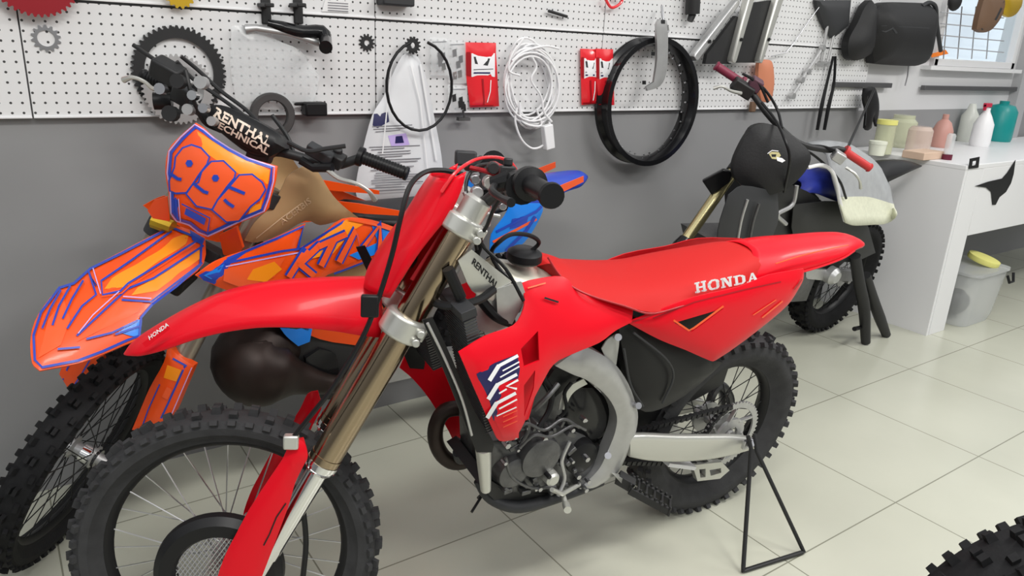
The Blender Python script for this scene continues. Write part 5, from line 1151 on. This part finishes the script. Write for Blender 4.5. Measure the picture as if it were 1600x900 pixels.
vessel('clear_bottle', 1512, 2.46, [(.05, 0), (.055, .02), (.055, .17), (.03, .21), (.02, .25), (0, .25)], mat('milky_plastic', (.74, .76, .70), .25, alpha=.7), 'milky bottle left of the white spray bottle', 'bottle')
o = vessel('spray_bottle', 1536, 2.28, [(.055, 0), (.06, .02), (.058, .14), (.035, .19), (.018, .22), (.018, .24), (0, .24)], whitep, 'white spray bottle with a red trigger on the bench', 'spray bottle')
MB().box((-.01, 0, .258), .07, .026, .026).box((-.04, 0, .245), .010, .02, .04).build('spray_trigger', mat('crimson_plastic', (.5, .02, .06), .4), o, bevel=.004, M=Matrix.Translation((0, 0, .0)))
vessel('teal_canister', 1560, 2.42, [(.09, 0), (.095, .02), (.095, .20), (.07, .24), (.03, .25), (.03, .27), (0, .27)], teal, 'teal canister at the right back of the bench', 'canister')
# under the bench
bx = wz(1537, 516, 0); bx = Vector((4.64, 1.93, 0))
b = MB(); L = Vector
def rr(w, d, z, n=6, r=.06):
    pts = []
    for cx, cy, a0 in ((w-r, d-r, 0), (-w+r, d-r, 90), (-w+r, -d+r, 180), (w-r, -d+r, 270)):
        for k in range(n+1): a = math.radians(a0+90*k/n); pts.append(L((bx.x+cx+r*math.cos(a), bx.y+cy+r*math.sin(a), z)))
    return pts
b.grid([rr(.17, .14, .002), rr(.19, .15, .05), rr(.21, .17, .31), rr(.22, .18, .315), rr(.22, .18, .33)], True, caps=True)
sb = b.build('storage_box', clear2, label='clear plastic storage box standing under the workbench', cat='box')
b = MB().tube([L((bx.x+.14, bx.y-.185, .29)), L((bx.x+.15, bx.y-.20, .25)), L((bx.x+.20, bx.y-.20, .25)), L((bx.x+.21, bx.y-.185, .30))], .008, 8); 
b.build('box_handle', black, sb, M=Matrix.Translation(-sb.location))
MB().lathe(L((bx.x+.10, bx.y-.05, .345)), (.1, -.25, 1), [(0, 0), (.085, 0), (.09, .01), (.088, .03), (0, .034)], 28).build('yellow_disc', yellow, label='round pale yellow disc lying on the clear storage box', cat='disc')
MB().sphere(L((bx.x-.02, bx.y+.0, .10)), .09, 12, sc=(1.1, .9, .9)).build('rolled_cloth', satin, label='dark bundle inside the clear storage box', cat='bundle')
MB().sphere(L((4.335, 1.98, .34)), .07, 12, sc=(1.1, 1, 1)).join(MB().sphere(L((4.33, 1.98, .17)), .095, 12, sc=(.8, 1, 1.75))).build('black_bag', bagf, label='black soft bag squeezed between the bench post and the storage box', cat='bag')
# cloth over the dark motorcycle's rear
cp = Plane(D.B, (0, .20, 0), (0, 1, 0), (1, 0, 0))
rows = []
for (x0, y0), (x1, y1), in (((1290, 240), (1322, 348)), ((1305, 234), (1334, 352)), ((1325, 232), (1350, 352)), ((1345, 236), (1366, 351)), ((1366, 250), (1382, 350)), ((1382, 270), (1394, 345)), ((1392, 292), (1400, 335))):
    row = []
    for k in range(9):
        t = k/8; row.append(D.M @ D.b(x0+(x1-x0)*t, y0+(y1-y0)*t, .04+.20*t**.6+.012*math.sin(x0*.3+5*t)))
    a = row[0]; row = [D.M @ (D.M.inverted() @ a + Vector((0, -.12, -.0))), D.M @ (D.M.inverted() @ a + Vector((0, -.06, .012)))]+row; rows.append(row)
b = MB().grid(densify(rows, 3)); nc = len(rows[0])
for i, f in enumerate(b.f):
    if (i % (nc-1)) >= nc-4: b.mi[i] = 1
b.build('draped_jacket', [cloth, cloth2], solid=.006, label='grey jacket with a cream hem draped over the rear of the dark motorcycle', cat='jacket')
MB().tube([D.M @ D.b(*p) for p in ((1262, 262, .15), (1285, 258, .17), (1300, 268, .19), (1308, 290, .20), (1312, 315, .21), (1320, 345, .21))], .008, 8, sm=4).build('white_strap', whitep, label='white strap looped beside the grey jacket', cat='strap')
# stand legs of tall black boots behind the fender
for (pts, lab) in ((((1336, 400), (1342, 440), (1350, 480), (1352, 538)), 'left black rubber tube of the pair hanging down behind the red rear fender'), (((1352, 430), (1362, 462), (1374, 495), (1384, 526)), 'right black rubber tube of the pair hanging down behind the red rear fender')):
    Pw = []
    g0 = wz(pts[-1][0], pts[-1][1], 0)
    for i, (x, y) in enumerate(pts): Pw.append(WF.pick(x, y, (0, g0.y, 0), (0, 1, 0)))
    Pw[-1].z = .012
    MB().tube(Pw, [.027, .029, .030, .024], 12, sm=4).build('rubber_tube', satin, label=lab, cat='tube')
# knobbly wheel cut by the bottom right corner
Mq = Matrix.Translation((1.525, .321, .346)) @ Matrix.Rotation(-.502, 4, 'Z')
ce = empty('spare_wheel', Mq, 'black knobbly wheel cut off by the bottom right corner', 'wheel')
make_wheel('wheel_rim', ce, Matrix.Identity(4), .345, .055, .262, rubber, white, steel)
